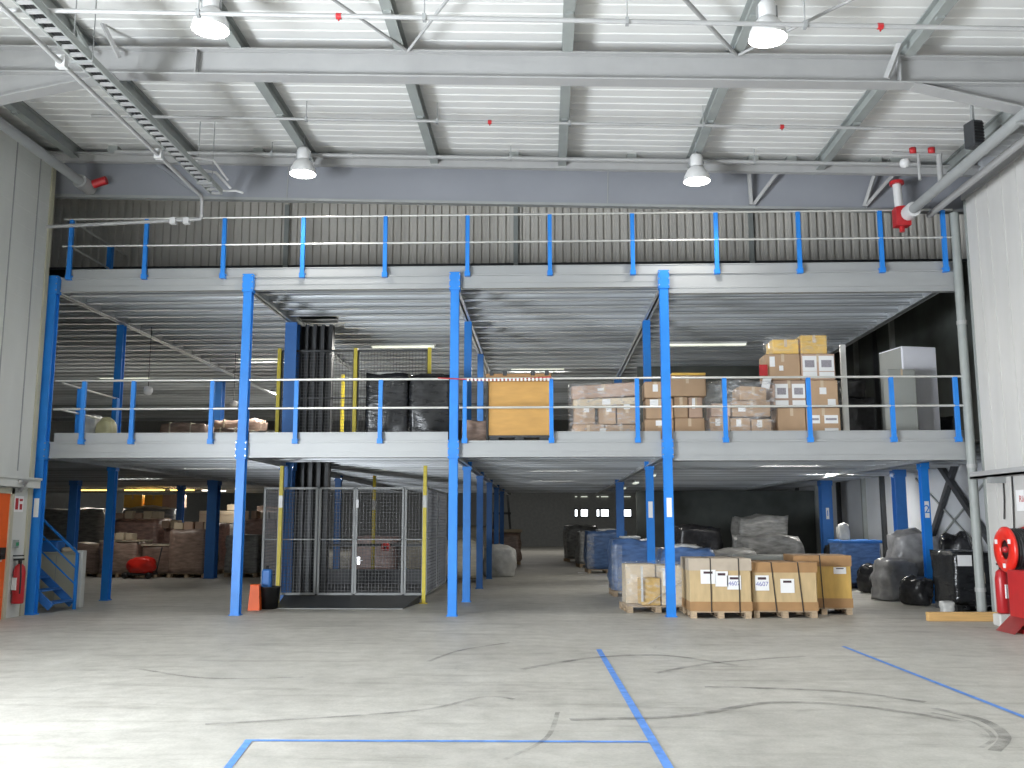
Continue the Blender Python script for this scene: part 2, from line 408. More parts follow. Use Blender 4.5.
# end beam and pipes in front of the fascia
eb = struct(MB().box(-22, 9.5, 16.98, 17.10, -.28, -.14).box(-22, 9.5, 16.90, 17.22, -.16, -.13).build('roof_end_beam', M['steel_light'], None, (0,0,8.5), (0,SL,0)))
for x in (-8.2,-5.4,-.55,1.65,3.9,4.6,6.15,6.5):
    MB().box(x-.09, x+.09, 16.9, 17.15, -.14, .0).build('beam_cleat', M['purlin'], eb)
for (x0, z0, x1, z1) in [(4.45,8.22,3.95,7.56), (3.84,8.3,3.9,7.56), (6.6,8.15,6.02,7.5), (6.22,8.2,6.0,7.5), (-7.6,8.6,-6.6,7.86)]:
    o = MB().beam((x0, 17.12, z0), (x1, 17.26, z1), .06, .06).build('trim_2', M['steel_light'] if x0 > 0 else M['fascia']); struct(o)
# wind bracing rods in the roof plane
for i, (a, c, r) in enumerate([((-1.93,12.62,8.3),(-4.3,8.6,8.42),.022), ((-1.93,12.62,8.3),(.2,8.6,8.3),.022),
                            ((2.73,12.62,8.15),(.1,8.6,8.25),.03), ((2.73,12.62,8.15),(5.1,9.6,8.1),.022)]):
    struct(MB().tube([a, c], r, 8).build('roof_bracing_rod', M['steel_light']))

# ------------------------------------------------------------------ roof services
def pipe_thing(name, label, cat, pts, r, m, coup=(), cm='red', hang=()):
    """a pipe run with its couplings and hangers"""
    o = tag(MB().tube(pts, r, 10).build(name, M[m]), label, cat)
    a, c = Vector(pts[0]), Vector(pts[1])
    for t in coup:
        p = a.lerp(c, t); d = (c-a).normalized()*.05
        MB().tube([p-d*.6, p+d*.6], r*1.35, 10).build('coupling', M[cm], o)
        MB().tube([p-Vector((0,0,.01)), p-Vector((0,0,.06))], .011, 6).build('sprinkler_head', M[cm], o)
    for t in hang:
        p = a.lerp(c, t)
        MB().tube([p, p+Vector((0,0,.45))], .008, 6).box(p.x-.02, p.x+.02, p.y-r-.01, p.y+r+.01, p.z-r-.012, p.z+r+.012).build('hanger', M['steel'], o)
    return o
pipe_thing('sprinkler_pipe', 'thin grey sprinkler pipe nearest the camera, crossing above the two near lamps', 'pipe',
           [(-9.0,10.25,7.77),(7.6,10.0,6.97)], .028, 'steel_light', (.40,.77), 'red', (.3,.46,.6,.72))
pipe_thing('sprinkler_pipe', 'thin grey sprinkler pipe running under the roof just beyond the main beam', 'pipe',
           [(-7.6,14.85,8.42),(7.0,14.8,7.93)], .026, 'steel_light', (.46,.787), 'red', (.25,.40,.55,.70))
pipe_thing('water_pipe', 'pale water pipe running along the foot of the roof just before the grey fascia', 'pipe', [(-8.0,16.6,8.50),(6.8,16.6,8.05)], .035, 'steel_light', (.3,.72), 'steel_light', (.2,.5,.8))
# cable ladder
cl = thing('cable_ladder', 'long cable ladder with black cables running back under the roof on the left', 'cable tray')
for x in (-6.0, -5.80): MB().box(x-.012, x+.012, 3, 16.2, 7.50, 7.60).build('side_rail', M['purlin'], cl)
MB().tube([(-5.9,16.1,7.56),(-5.8,16.3,7.6),(-5.6,16.35,7.62),(-5.45,16.3,7.56)], .02, 6).tube([(-5.95,15.2,7.6),(-5.75,15.7,7.72),(-5.65,16.2,7.62)], .025, 6).tube([(-5.85,14.7,7.6),(-5.62,15.2,7.75),(-5.6,15.9,7.66)], .02, 6).build('loose_cable', M['lamp_body'], cl)
for k in range(40):
    y = 8.2+k*.205
    MB().box(-6.0, -5.80, y-.035, y+.035, 7.503, 7.53).build('rung', M['steel_light'], cl)
for k in range(5):
    MB().tube([(-5.975+.038*k+.015*math.sin(1.7*j+k), 3+j*.9, 7.55+.01*math.sin(j*2.1+k)) for j in range(15)], .02, 6).build('cable', M['black'], cl)
for y in (6.5, 11.2, 15.6):
    MB().box(-6.04, -5.76, y-.02, y+.02, 7.47, 7.50).tube([(-6.03,y,7.47),(-6.03,y,8.62)], .008, 6).tube([(-5.77,y,7.47),(-5.77,y,8.62)], .008, 6).build('hanger', M['steel'], cl)
# conduit beside it
cd = tag(MB().tube([(-6.22,3,7.52),(-6.22,16.3,7.52),(-6.22,16.36,7.46),(-6.22,16.38,7.14),(-6.25,16.38,7.10),(-9.2,16.6,7.06)], .035, 8).build('conduit', M['steel_light']),
         'pale conduit beside the cable ladder, dropping and turning left along the fascia', 'pipe')
for y in (8.,11.3,14.4): MB().box(-6.28,-6.16,y-.05,y+.05,7.46,7.62).build('clamp', M['lamp_body'], cd)
for x in (-6.5,-6.75): MB().box(x-.05,x+.05,16.36,16.46,7.02,7.14).build('clamp', M['lamp_body'], cd)
# fire mains along the wall tops
fm = tag(MB().tube([(-8.72,6,8.0),(-8.72,17.1,8.0)], .085, 14).build('fire_main', M['steel']), 'thick grey pipe along the top of the left wall', 'pipe')
MB().tube([(-8.72,16.75,8.0),(-8.72,17.18,8.0)], .13, 14).build('end_coupling', M['steel_light'], fm)
MB().tube([(-8.60,17.05,8.04),(-8.35,17.05,8.12)], .08, 12).build('red_valve', M['red'], fm)
fm = tag(MB().tube([(6.62,6,7.20),(6.62,16.9,7.20)], .085, 14).build('fire_main', M['steel']), 'thick grey pipe with red coupling along the top of the right wall', 'pipe')
MB().tube([(6.62,16.55,7.20),(6.62,16.8,7.20)], .135, 14).build('white_collar', M['lamp_body'], fm)
MB().tube([(6.55,16.95,7.36),(6.55,16.95,7.10)], .13, 12).box(6.42,6.68,16.83,17.05,7.0,7.34).tube([(6.55,16.95,7.0),(6.55,16.95,6.9)], .05, 8).build('red_valve', M['red'], fm)
MB().tube([(6.52,16.95,7.34),(6.50,16.95,7.80)], .075, 12).build('riser', M['lamp_body'], fm)
MB().tube([(6.50,16.95,7.80),(6.50,16.95,7.86)], .13, 12).build('red_flange', M['red'], fm)
for y in (9.,12.6): MB().box(6.5,RW-.06,y-.015,y+.015,7.06,7.10).build('bracket', M['steel'], fm)
fm = tag(MB().tube([(7.12,6,7.26),(7.12,17.1,7.26)], .06, 12).build('water_pipe', M['steel_light']), 'thinner grey pipe between the thick pipe and the right wall', 'pipe')
for y in (9.1,12.8): MB().box(7.05,RW-.06,y-.012,y+.012,7.17,7.2).build('bracket', M['steel'], fm)
dp = tag(MB().tube([(7.58,17.12,0),(7.58,17.12,7.3)], .08, 14).build('downpipe', M['purlin']), 'tall grey downpipe at the end of the right wall', 'pipe')
for z in (.45, 2.6, 5.2): MB().tube([(7.58,17.12,z),(7.58,17.12,z+.07)], .092, 14).build('pipe_clamp', M['steel_light'], dp)
hd = thing('heater_unit', 'dark grey unit heater hung under the roof above the right wall pipes', 'heater', (6.86,14.6,7.55), .25)
MB().cbox(-.10,.10,-.12,.12,0,.42,.02).build('housing', M['dark_steel'], hd)
for k in range(7): MB().box(-.085,.085,-.135,-.115,.04+k*.05,.07+k*.05).build('louvre', M['black'], hd)
MB().box(-.02,.02,-.02,.02,.42,.72).build('hanger', M['steel'], hd)
vv = thing('valve_group', 'cluster of small pipes and red valves under the roof at far right', 'valves', (6.6,15.9,7.75))
MB().tube([(-.55,0,.25),(.3,0,.2)], .03, 8).tube([(-.1,0,.22),(-.1,0,-.25)], .03, 8).tube([(.25,0,.2),(.25,0,-.35)], .05, 8).build('pipes', M['steel_light'], vv)
for x in (-.2,.12): MB().lathe([(0,.12),(.06,.12),(.06,.02),(0,.02)], 10, (x,-.02,.2)).build('valve', M['red'], vv)
MB().lathe([(0,-.09),(.07,-.06),(.09,0),(.07,.06),(0,.09)], 12, (-.35,-.02,.05)).build('gauge', M['lamp_body'], vv)

# ------------------------------------------------------------------ high-bay lamps
def highbay(loc, label):
    t = thing('high_bay_lamp', label, 'lamp', loc, 0, 'high bay lamps under the roof')
    MB().lathe([(.235,0),(.24,.01),(.22,.10),(.17,.20),(.11,.27),(.09,.28)], 28).lathe([(.215,.012),(.205,.09),(.15,.19),(.0,.24)], 28).build('reflector', M['lamp_body'], t)
    MB().lathe([(.228,.004),(.12,.0),(.0,-.004)], 28).build('lens', M['lens'], t)
    MB().lathe([(0,.27),(.10,.27),(.11,.31),(.11,.46),(.08,.50),(0,.50)], 20).build('ballast_housing', M['lamp_body'], t)
    for sx in (-.12,.12): MB().box(sx-.01,sx+.01,-.015,.015,.28,.44).build('bracket', M['steel'], t)
    MB().tube([(0,0,.50),(0,0,.74)], .014, 8).build('hanger', M['steel'], t)
    L = bpy.data.lights.new('lamp_light', 'SPOT'); L.energy = 300; L.spot_size = 2.5; L.spot_blend = .6; L.shadow_soft_size = .2; L.color = (1,.97,.92)
    lo = bpy.data.objects.new('lamp_light', L); COL.objects.link(lo); lo.parent = t; lo.location = (0,0,-.03)
    return t
highbay((-4.34,16.2,7.86), 'lit white high bay lamp at far left, above the first column from the left')
highbay((2.72,16.2,7.63), 'lit white high bay lamp at far right, against the grey fascia')
highbay((-4.22,11.1,7.84), 'lit white high bay lamp near the camera on the left')
highbay((2.79,11.1,7.58), 'lit white high bay lamp near the camera on the right')

# ------------------------------------------------------------------ mezzanine decks
ROWS = [17.2, 20.15, 24.2, 28.3, 32.4, 36.5, 40.6]
XE = 7.55
def deck(label, zt, zbeam, zbeamR, toe_gap, XR):
    t = thing('mezzanine_deck', label, 'mezzanine', (0,0,0))
    mb = MB()
    for (x0, x1, y0, y1) in [(-21.9,XR,17.3,20.2), (-21.9,-5.55,20.2,21.0), (-4.6,XR,20.2,21.0), (-21.9,XR,21.0,41)]:
        q = deck_profile(y0, y1, .2, .04, x0, x1, zt-.09); mb.add(q.v, q.f)
        mb.box(x0, x1, y0, y1, zt-.03, zt, 1)
    mb.build('decking', [M['galv'], M['deck_top']], t)
    for k in range(36):
        y = 17.75+k*.65
        segs = [(-21.9, XR)] if not 20.1 < y < 21.1 else [(-21.9,-5.6),(-4.55,XR)]
        for (x0, x1) in segs:
            pr = [(y-.05,zt-.20),(y-.05,zt-.225),(y+.03,zt-.225),(y+.03,zt-.18),(y+.0,zt-.165),(y+.0,zt-.13),(y+.03,zt-.115),(y+.03,zt-.092),(y-.05,zt-.092)]
            jm = MB(); N = len(pr)
            jm.add([(xx,a_,b_) for a_, b_ in pr for xx in (x0,x1)], [(2*i_,2*i_+2,2*i_+3,2*i_+1) for i_ in range(N-1)])
            jm.build('joist', M['joist'], t)
    for x in (AX, BX, CX, DX, XE-.1):
        mb = MB()
        for sx in (x-.07, x+.01): mb.box(sx, sx+.06, 17.3, 41, zbeam, zbeam+.02).box(sx, sx+.06, 17.3, 41, zt-.10, zt-.09)
        mb.box(x-.02, x-.01, 17.3, 41, zbeam, zt-.09).box(x+.01, x+.02, 17.3, 41, zbeam, zt-.09)
        mb.build('cross_beam', M['galv'], t)
    E = [(-9.16,BX-.10,zbeam), (BX+.10,CX-.10,zbeam), (CX+.10,DX-.10,zbeam), (DX+.10,XE,zbeamR)]
    for x0, x1, zb in E:
        mb = MB().box(x0, x1, 17.17, 17.30, zb, zb+.035).box(x0, x1, 17.185, 17.20, zb, zt).box(x0, x1, 17.16, 17.30, zt-.03, zt)
        mb.box(x0, x1, 17.175, 17.19, zb+.10, zb+.105)
        mb.build('edge_beam', M['galv_beam'], t)
    for x0, x1 in toe_gap:
        MB().box(x0, x1, 17.205, 17.22, zt+.005, zt+.16).box(x0, x1, 17.19, 17.22, zt+.15, zt+.165).build('toe_board', M['galv_beam'], t)
    return t
deck('lower galvanised steel mezzanine deck carrying the boxes and pallets', 3.12, 2.82, 2.75, [(-9.1,BX-.11),(BX+.11,CX-.11),(.14,DX-.11),(DX+.11,XE)], 9.3)
deck('upper galvanised steel mezzanine deck below the ribbed wall', 6.24, 5.97, 5.84, [(-9.1,XE)], XE)

# ------------------------------------------------------------------ columns
def column(x, y, z1, label, w=.155, m='blue', plate=None, heads=(2.75,), name='mezzanine_column', fac=0):
    t = thing(name, label, 'column', (x,y,0), 0, 'blue mezzanine columns')
    h = w/2
    MB().box(-h,h,-h,-h+.02,0,z1).box(-h,h,h-.02,h,0,z1).box(-.03,.03,-h+.02,h-.02,0,z1).build('shaft', M[m], t)
    MB().box(-h-.02,h+.02,-h-.02,h+.02,.0,.018).build('base_plate', M[m], t)
    for hz in heads:
        MB().box(-h-.022,h+.022,-h-.018,h+.01,hz,hz+.34).build('head_bracket', M[m], t)
        q = MB()
        for sx in (-1,1):
            for k in (.06,.18,.30): q.tube([(sx*(h+.012),-h-.018,hz+k),(sx*(h+.012),-h-.032,hz+k)], .012, 6)
        q.build('bolts', M['chrome'], t)
    if plate is not None:
        p = MB().box(-.045,.045,-h-.006,-h,1.74,2.08).build('number_plate', M['white'], t)
        if plate: text_mesh(plate, .24, M['blue'], p, (0,-h-.008,1.91), (PI/2,0,0))
    return t
FC = [(AX,'blue column at the end of the left wall beside the stairs',None),(BX,'blue front column left of the wire cage',None),
      (CX,'blue front column right of the wire cage',None),(DX,'blue front column beside the strapped crates','')]
for x, lb, pl in FC:
    column(x, 17.17, 6.18, lb, plate=(pl if x > AX else ''), heads=(2.79, 5.92))
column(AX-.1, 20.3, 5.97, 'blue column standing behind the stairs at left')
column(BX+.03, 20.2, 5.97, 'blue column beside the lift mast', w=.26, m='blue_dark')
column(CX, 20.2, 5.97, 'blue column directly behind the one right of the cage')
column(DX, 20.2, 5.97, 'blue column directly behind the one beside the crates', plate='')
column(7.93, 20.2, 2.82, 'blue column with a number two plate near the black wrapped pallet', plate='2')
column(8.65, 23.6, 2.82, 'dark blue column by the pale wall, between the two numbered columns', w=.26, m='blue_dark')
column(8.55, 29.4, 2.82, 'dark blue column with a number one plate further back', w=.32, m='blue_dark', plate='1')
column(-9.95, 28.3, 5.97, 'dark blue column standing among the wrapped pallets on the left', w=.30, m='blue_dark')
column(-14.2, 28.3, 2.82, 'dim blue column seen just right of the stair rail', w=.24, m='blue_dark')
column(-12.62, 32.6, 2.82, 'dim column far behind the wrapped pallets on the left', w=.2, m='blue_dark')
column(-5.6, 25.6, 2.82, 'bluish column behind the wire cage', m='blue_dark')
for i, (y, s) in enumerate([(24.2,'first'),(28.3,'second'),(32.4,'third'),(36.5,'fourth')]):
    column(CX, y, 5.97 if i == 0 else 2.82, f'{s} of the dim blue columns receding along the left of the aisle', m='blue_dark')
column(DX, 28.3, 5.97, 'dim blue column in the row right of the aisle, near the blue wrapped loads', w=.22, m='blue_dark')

# ------------------------------------------------------------------ guardrails
def guardrail(label, xs, zd, x0, x1, gates=()):
    t = thing('guardrail', label, 'railing', (0,0,zd), 0, 'blue and zinc guardrails along the deck edges')
    for x in xs:
        MB().box(x-.037,x+.037,17.10,17.112,-.02,1.12).box(x-.037,x-.027,17.112,17.16,-.02,1.12).box(x+.027,x+.037,17.112,17.16,-.02,1.12).box(x-.05,x+.05,17.095,17.2,-.05,.04).build('post', M['blue'], t)
    for z in (1.13, .60):
        MB().tube([(x0,17.12,z),(x1,17.12,z)], .021, 8).build('rail', M['rail'], t)
    return t
guardrail('guardrail on the lower deck, left bay with three blue posts', [-8.55,-7.62,-6.14], 3.12, -9.1, BX-.1)
guardrail('guardrail on the lower deck in front of the black wrapped pallets', [-4.57,-3.01], 3.12, BX+.1, CX-.1)
guardrail('guardrail on the lower deck around the plywood panel and first carton pile', [-1.46,.12,1.68], 3.12, CX+.1, DX-.1)
guardrail('guardrail on the lower deck, right bay in front of the tall carton stack', [3.26,4.77,6.25,7.39], 3.12, DX+.1, XE)
guardrail('long guardrail along the upper deck below the ribbed wall', [-9.0,-7.55,-6.05,-4.54,-2.98,-1.43,.11,1.65,3.2,4.72,6.22,7.37], 6.24, -9.15, XE)
for (zd, lb) in ((6.24, 'short return guardrail at the left end of the upper deck'), (3.12, 'short return guardrail at the left end of the lower deck by the stair')):
    t = thing('guardrail', lb, 'railing', (0,0,zd), 0, 'blue and zinc guardrails along the deck edges')
    for y in (18.75,) if zd > 4 else (17.9, 19.4):
        MB().box(-9.05,-8.95,y-.05,y+.05,-.0,1.1).build('post', M['blue'], t)
    for z in (1.1,.6): MB().tube([(-9.0,17.2,z),(-9.0,19.5,z)], .02, 8).build('rail', M['rail'], t)
# red and white warning chain across the loading gap
wt = tag(MB().tube([(-1.95,17.06,4.26),(-1.2,17.06,4.22),(-.6,17.06,4.225),(.12,17.06,4.27)], .012, 6).build('warning_chain', M['ink_red']),
         'red and white warning chain hung across the plywood panel', 'chain')
for k in range(22):
    x = -1.4+k*.07; MB().box(x-.018,x+.018,17.035,17.085,4.20,4.25).build('white_link', M['white'], wt)

# ------------------------------------------------------------------ wire cage and lift
def wire_panel(t, x0, x1, z0, z1, y, p=.07, r=.0035, axis='x', name='wire_mesh', div=(), fm_='steel'):
    mb = MB()
    def bar(u0, u1, v0, v1, w=0.):
        if axis == 'x': mb.box(u0,u1,y-r-w,y+r+w,v0,v1)
        else: mb.box(y-r-w,y+r+w,u0,u1,v0,v1)
    k = x0+p
    while k < x1: bar(k-r,k+r,z0,z1); k += p
    k = z0+p
    while k < z1: bar(x0,x1,k-r,k+r); k += p
    mb.build(name, M['wire'], t)
    fb = MB()
    def fr(u0,u1,v0,v1):
        if axis == 'x': fb.box(u0,u1,y-.02,y+.02,v0,v1)
        else: fb.box(y-.02,y+.02,u0,u1,v0,v1)
    q = .022
    fr(x0-q,x0+q,z0,z1); fr(x1-q,x1+q,z0,z1); fr(x0,x1,z0-q,z0+q); fr(x0,x1,z1-q,z1+q)
    for d in div: fr(x0,x1,d-.012,d+.012)
    return fb.build('frame', M[fm_], t)
cg = thing('wire_cage', 'grey wire mesh lift cage with double gate on the ground floor', 'cage', (0,0,0))
for (x0, x1) in [(-5.93,-5.62),(-5.55,-4.82)]: wire_panel(cg, x0, x1, .17, 2.36, 20.0, div=(1.29,))
for (x0, x1) in [(-4.75,-4.02),(-2.93,-2.56)]: wire_panel(cg, x0, x1, .17, 2.36, 20.0, div=(1.29,))
g = wire_panel(cg, -3.97, -2.99, .17, 2.36, 20.0, name='gate_mesh', div=(1.29,))
MB().box(-3.93,-3.87,19.94,19.98,.78,.93).tube([(-3.90,19.90,.86),(-3.80,19.90,.86)], .012, 6).build('gate_latch', M['chrome'], g)
MB().box(-3.98,-3.93,19.96,19.98,1.95,2.12).build('padlock_plate', M['lamp_body'], g)
wire_panel(cg, 20.05, 22.0, .17, 2.36, -2.5, axis='y', div=(1.29,))
wire_panel(cg, 22.05, 24.0, .17, 2.36, -2.5, axis='y', div=(1.29,))
wire_panel(cg, 20.05, 24.0, .17, 2.36, -5.95, axis='y', div=(1.29,))
for i, (x, y) in enumerate([(-5.52,19.75),(-2.5,19.75),(-4.33,24.0)]):
    lb = ['yellow post at the left front of the ground floor cage','yellow post at the right front of the ground floor cage','yellow post at the back of the ground floor cage'][i]
    t = thing('yellow_post', lb, 'post', (x,y,0), 0, 'yellow posts of the lift')
    MB().box(-.036,.036,-.036,.036,0,2.82).build('shaft', M['yellow'], t)
    MB().box(-.08,.08,-.08,.08,0,.015).build('base_plate', M['yellow'], t)
    MB().box(-.038,.038,-.038,.038,1.95,2.2).build('pale_band', M['bag_white'], t)
for i, (x, y) in enumerate([(-5.8,20.25),(-4.12,20.25),(-5.2,24.0),(-2.50,20.25)]):
    lb = ['leftmost yellow post of the lift guard on the lower deck','yellow post right of the lift mast on the lower deck','thin yellow post behind the lift mast on the lower deck','short yellow post top above the black wrapped pallets'][i]
    t = thing('yellow_post', lb, 'post', (x,y,3.12), 0, 'yellow posts of the lift')
    MB().box(-.038,.038,-.038,.038,0,2.30).build('shaft', M['yellow'], t)
    MB().box(-.08,.08,-.08,.08,0,.015).build('base_plate', M['yellow'], t)
wg = thing('lift_guard', 'wire mesh guard around the lift opening on the lower deck', 'fence', (0,0,3.12))
wire_panel(wg, -5.75, -4.17, .1, 2.25, 20.3, div=(1.2,), fm_='dark_steel'); wire_panel(wg, -4.07, -2.55, .1, 2.25, 20.3, div=(1.2,), fm_='dark_steel')
wire_panel(wg, 20.35, 24.0, .1, 2.25, -5.78, axis='y', div=(1.2,), fm_='dark_steel')
lm = thing('lift_mast', 'dark steel goods lift mast rising through both decks', 'lift', (-5.10,20.6,0))
for k in range(5):
    x = -.36+k*.18
    MB().box(x-.035,x+.035,-.12,-.105,0,6.0).box(x-.035,x-.025,-.105,.05,0,6.0).box(x+.025,x+.035,-.105,.05,0,6.0).build('mast_channel', M['dark_steel'], lm)
MB().box(-.40,.40,.06,.09,0,6.0).build('back_plate', M['black'], lm)
MB().tube([(0,-.03,0),(0,-.03,5.9)], .04, 8).build('ram', M['chrome'], lm)
lp = thing('lift_platform', 'dark lift platform inside the wire cage', 'platform', (-4.2,22.2,0))
MB().box(-1.6,1.5,-1.4,1.6,.02,.16).build('platform', M['dark_steel'], lp)
MB().box(-1.6,1.5,1.5,1.56,.16,.5).box(-1.6,1.5,1.5,1.56,1.05,1.12).build('back_rail', M['dark_steel'], lp)
rp = thing('loading_ramp', 'dark steel loading ramp in front of the cage gate', 'ramp', (0,0,0))
MB().add([(-5.22,18.5,.006),(-2.75,18.5,.006),(-2.60,19.88,.15),(-5.42,19.88,.15),(-5.22,18.5,0),(-2.75,18.5,0),(-2.60,19.88,0),(-5.42,19.88,0)],
         [(0,1,2,3),(4,7,6,5),(0,4,5,1),(1,5,6,2),(2,6,7,3),(3,7,4,0)]).build('ramp_plate', M['dark_steel'], rp)
MB().box(-5.24,-2.73,18.46,18.51,0,.012).build('ramp_lip', M['steel'], rp)

# ------------------------------------------------------------------ strip lights
def strip(loc, L, label, m='strip', e=0, rz=0):
    t = thing('strip_light', label, 'lamp', loc, rz, 'strip lights under the decks')
    MB().box(-L/2,L/2,-.08,.08,0,.05).build('housing', M['lamp_body'], t)
    MB().box(-L/2+.03,L/2-.03,-.06,.06,-.035,0).build('diffuser', M[m], t)
    if loc[2] < 3:
        for sx in (-L*.35, L*.35): MB().tube([(sx,0,.05),(sx,0,2.9-loc[2])], .008, 6).build('hanger', M['steel'], t)
    if e:
        A = bpy.data.lights.new('strip_glow', 'AREA'); A.shape = 'RECTANGLE'; A.size = L; A.size_y = .15; A.energy = e; A.color = (1,.97,.9)
        q = bpy.data.objects.new('strip_glow', A); COL.objects.link(q); q.parent = t; q.location = (0,0,-.06)
    return t
strip((3.9,22.95,5.965), 2.1, 'strip light under the upper deck behind the brown carton piles', e=80)
strip((-3.5,22.95,5.965), 1.6, 'strip light under the upper deck behind the black wrapped pallets', e=260)
strip((-.2,27.210,6.09), 1.6, 'added fill strip under the upper deck over the middle bay', e=320)  # this and the next three are fill added between the upper joists
strip((-7.6,25.260,6.09), 1.6, 'added fill strip under the upper deck over the left bay', e=260)
strip((-8.6,31.760,6.09), 1.6, 'added fill strip under the upper deck far back over the left bay', e=420)
strip((-13.,28.510,6.09), 1.6, 'added fill strip under the upper deck far back at the left edge of the left bay', e=380)
for i, (x, y, lb) in enumerate([(2.75,24.6,'nearest of the thin strip lights beside the aisle under the lower deck'),(2.75,29.0,'second of the thin strip lights beside the aisle under the lower deck'),(2.75,33.6,'third of the thin strip lights beside the aisle under the lower deck')]):
    strip((x,y,2.84), .9, lb, e=[26,26,26][i], rz=PI/2 if i < 3 else 0)
for i, (x, k, e, lb) in enumerate([(5.6,5,45,'added fill strip between the joists over the yellow strapped crate'),(7.6,11,110,'added fill strip between the joists near the pale right wall'),(.3,8,22,'added fill strip between the joists over the front of the aisle'),
        (.3,17,20,'added fill strip between the joists over the back of the aisle'),(-3.4,7,14,'added fill strip between the joists over the wire cage'),(-8.,6,22,'added fill strip between the joists over the left floor area'),(-12.,14,26,'added fill strip between the joists over the wrapped pallets on the left')]):
    strip((x, 17.75+.65*k+.36, 2.97), 1.3, lb, e=e)  # fill lamps added between the joists to brighten the space below
for i, (x, y, L) in enumerate([(-14.6,34.2,1.5),(-13.2,34.2,.9),(-16.6,34.2,1.4)]):
    strip((x,y,2.82), L, ['warm yellow strip light over the lit yellow cartons on the left','short warm yellow strip light right of the lit yellow cartons','warm yellow strip light over the storage behind the stairs'][i], 'tube_warm', e=[45,35,20][i])
for i, (x, y) in enumerate([(-12.3,34.),(-11.9,34.6),(-10.6,32.6)]):
    strip((x,y,2.80), [.22,.36,.3][i], ['smaller of two white lamps far back left of the dark column','larger of two white lamps far back left of the dark column','small white lamp seen behind the column left of the cage'][i], 'tube', e=[14,26,22][i])

# ------------------------------------------------------------------ stairs and left wall fittings
st = thing('staircase', 'blue steel stair climbing left to the lower deck behind the left wall', 'stairs', (-9.02,17.45,0))
R42 = .22; G = .25
for k in range(12):
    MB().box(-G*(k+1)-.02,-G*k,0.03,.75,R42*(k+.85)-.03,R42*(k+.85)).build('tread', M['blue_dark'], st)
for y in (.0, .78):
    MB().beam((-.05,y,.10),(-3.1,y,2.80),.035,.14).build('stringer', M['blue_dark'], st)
for y in (.0, .78):
    if y: MB().box(-.025,.025,y-.025,y+.025,0,1.06).build('newel_post', M['blue'], st)
    for k in range(1, 4): MB().box(-.8*k-.018,-.8*k+.018,y-.018,y+.018,.70*k-.02,.70*k+1.05).build('baluster', M['blue'], st)
    x0 = 0 if y else -.4; z0 = 0 if y else .352
    MB().beam((x0,y,z0+1.06),(-3.,y,3.70),.035,.04).build('handrail', M['blue'], st)
    for h in (.76,.46): MB().beam((x0,y,z0+h),(-3.,y,h+2.64),.022,.025).build('guard_bar', M['blue'], st)
ct = thing('counter', 'cream panelled counter standing behind the blue stairs', 'counter', (-10.2,18.75,0))
MB().cbox(-.9,1.02,-.2,.1,0,1.04,.015).build('body', M['cream'], ct)
for k in range(6): MB().box(-.9+k*.3,-.89+k*.3,-.205,-.2,.02,1.0).build('panel_joint', M['steel'], ct)
MB().cbox(1.02,1.15,-.24,-.08,0,1.10,.012).build('end_post', M['wall_grey'], ct)
MB().box(-.92,1.02,-.23,.13,1.04,1.07).build('top', M['cream'], ct)
cr = thing('crate', 'blue plastic crate on the cream counter by the stairs', 'crate', (-9.85,18.70,1.07))
MB().cbox(-.26,.26,-.16,.16,0,.22,.02).build('body', M['blue_dark'], cr); MB().cbox(-.28,.28,-.18,.18,.19,.22,.01).build('rim', M['blue'], cr)
tag(MB().cbox(-.12,.12,-.10,.10,0,.09,.03).build('paper_bundle', M['carton_pale'], None, (-9.44,18.7,1.07), (0,0,.3)), 'small cream paper bundle on the counter beside the blue crate', 'bundle')

tr = struct(MB().box(LW,LW+.14,12.5,17.05,2.26,2.42).box(LW-.0,LW+.17,12.5,17.05,2.40,2.44).build('trim_3', M['wall_grey']))
MB().tube([(LW+.18,16.3,2.36),(LW+.18,16.5,2.36),(LW+.05,16.55,2.2)], .035, 8).build('pipe_elbow', M['steel_light'], tr)
dr = struct(MB().box(LW,LW+.04,14.9,16.27,0,2.14).build('door_1', M['orange']))
MB().box(LW,LW+.07,16.27,16.36,0,2.24).box(LW,LW+.07,14.8,16.36,2.14,2.24).build('door_frame', M['cream'], dr)
MB().box(LW+.04,LW+.05,14.9,16.14,.98,1.02).build('crash_bar_plate', M['lamp_body'], dr)
MB().box(LW+.04,LW+.10,16.02,16.16,1.02,1.22).tube([(LW+.10,15.2,1.1),(LW+.10,16.1,1.1)], .018, 8).build('crash_bar', M['black'], dr)
def extinguisher(label, loc, rz=0, s=1.):
    t = thing('fire_extinguisher', label, 'fire extinguisher', loc, rz, 'red fire extinguishers')
    MB().lathe([(0,0),(.075*s,0),(.085*s,.02),(.085*s,.46*s),(.07*s,.54*s),(.03*s,.58*s),(0,.58*s)], 20).build('body', M['red'], t)
    MB().lathe([(.028*s,.57*s),(.028*s,.63*s),(0,.63*s)], 12).box(-.015,.015,-.11*s,.06*s,.63*s,.66*s).box(-.015,.015,-.12*s,.05*s,.69*s,.71*s).build('valve_handle', M['black'], t)
    MB().tube([(0,-.03,.62*s),(.09*s,-.07,.60*s),(.11*s,-.07,.4*s),(.10*s,-.06,.15*s)], .014, 8).build('hose', M['black'], t)
    MB().box(-.045*s,.045*s,-.089*s,-.06*s,.20*s,.38*s).build('paper_label', M['white'], t)
    return t
extinguisher('red fire extinguisher hung on the left wall beside the orange door', (LW+.11,16.62,.24), -.4, 1.18)
def wall_plate(name, label, cat, x, y, z, w, h, side):
    t = thing(name, label, cat, (x,y,z)); e = .006*side
    MB().box(min(0,e),max(0,e),-w/2,w/2,-h/2,h/2).build('plate', M['white'], t)
    return t
sg = wall_plate('safety_sign', 'small white sign with red pictogram above the left extinguisher', 'sign', LW, 16.62, 1.97, .30, .28, 1)
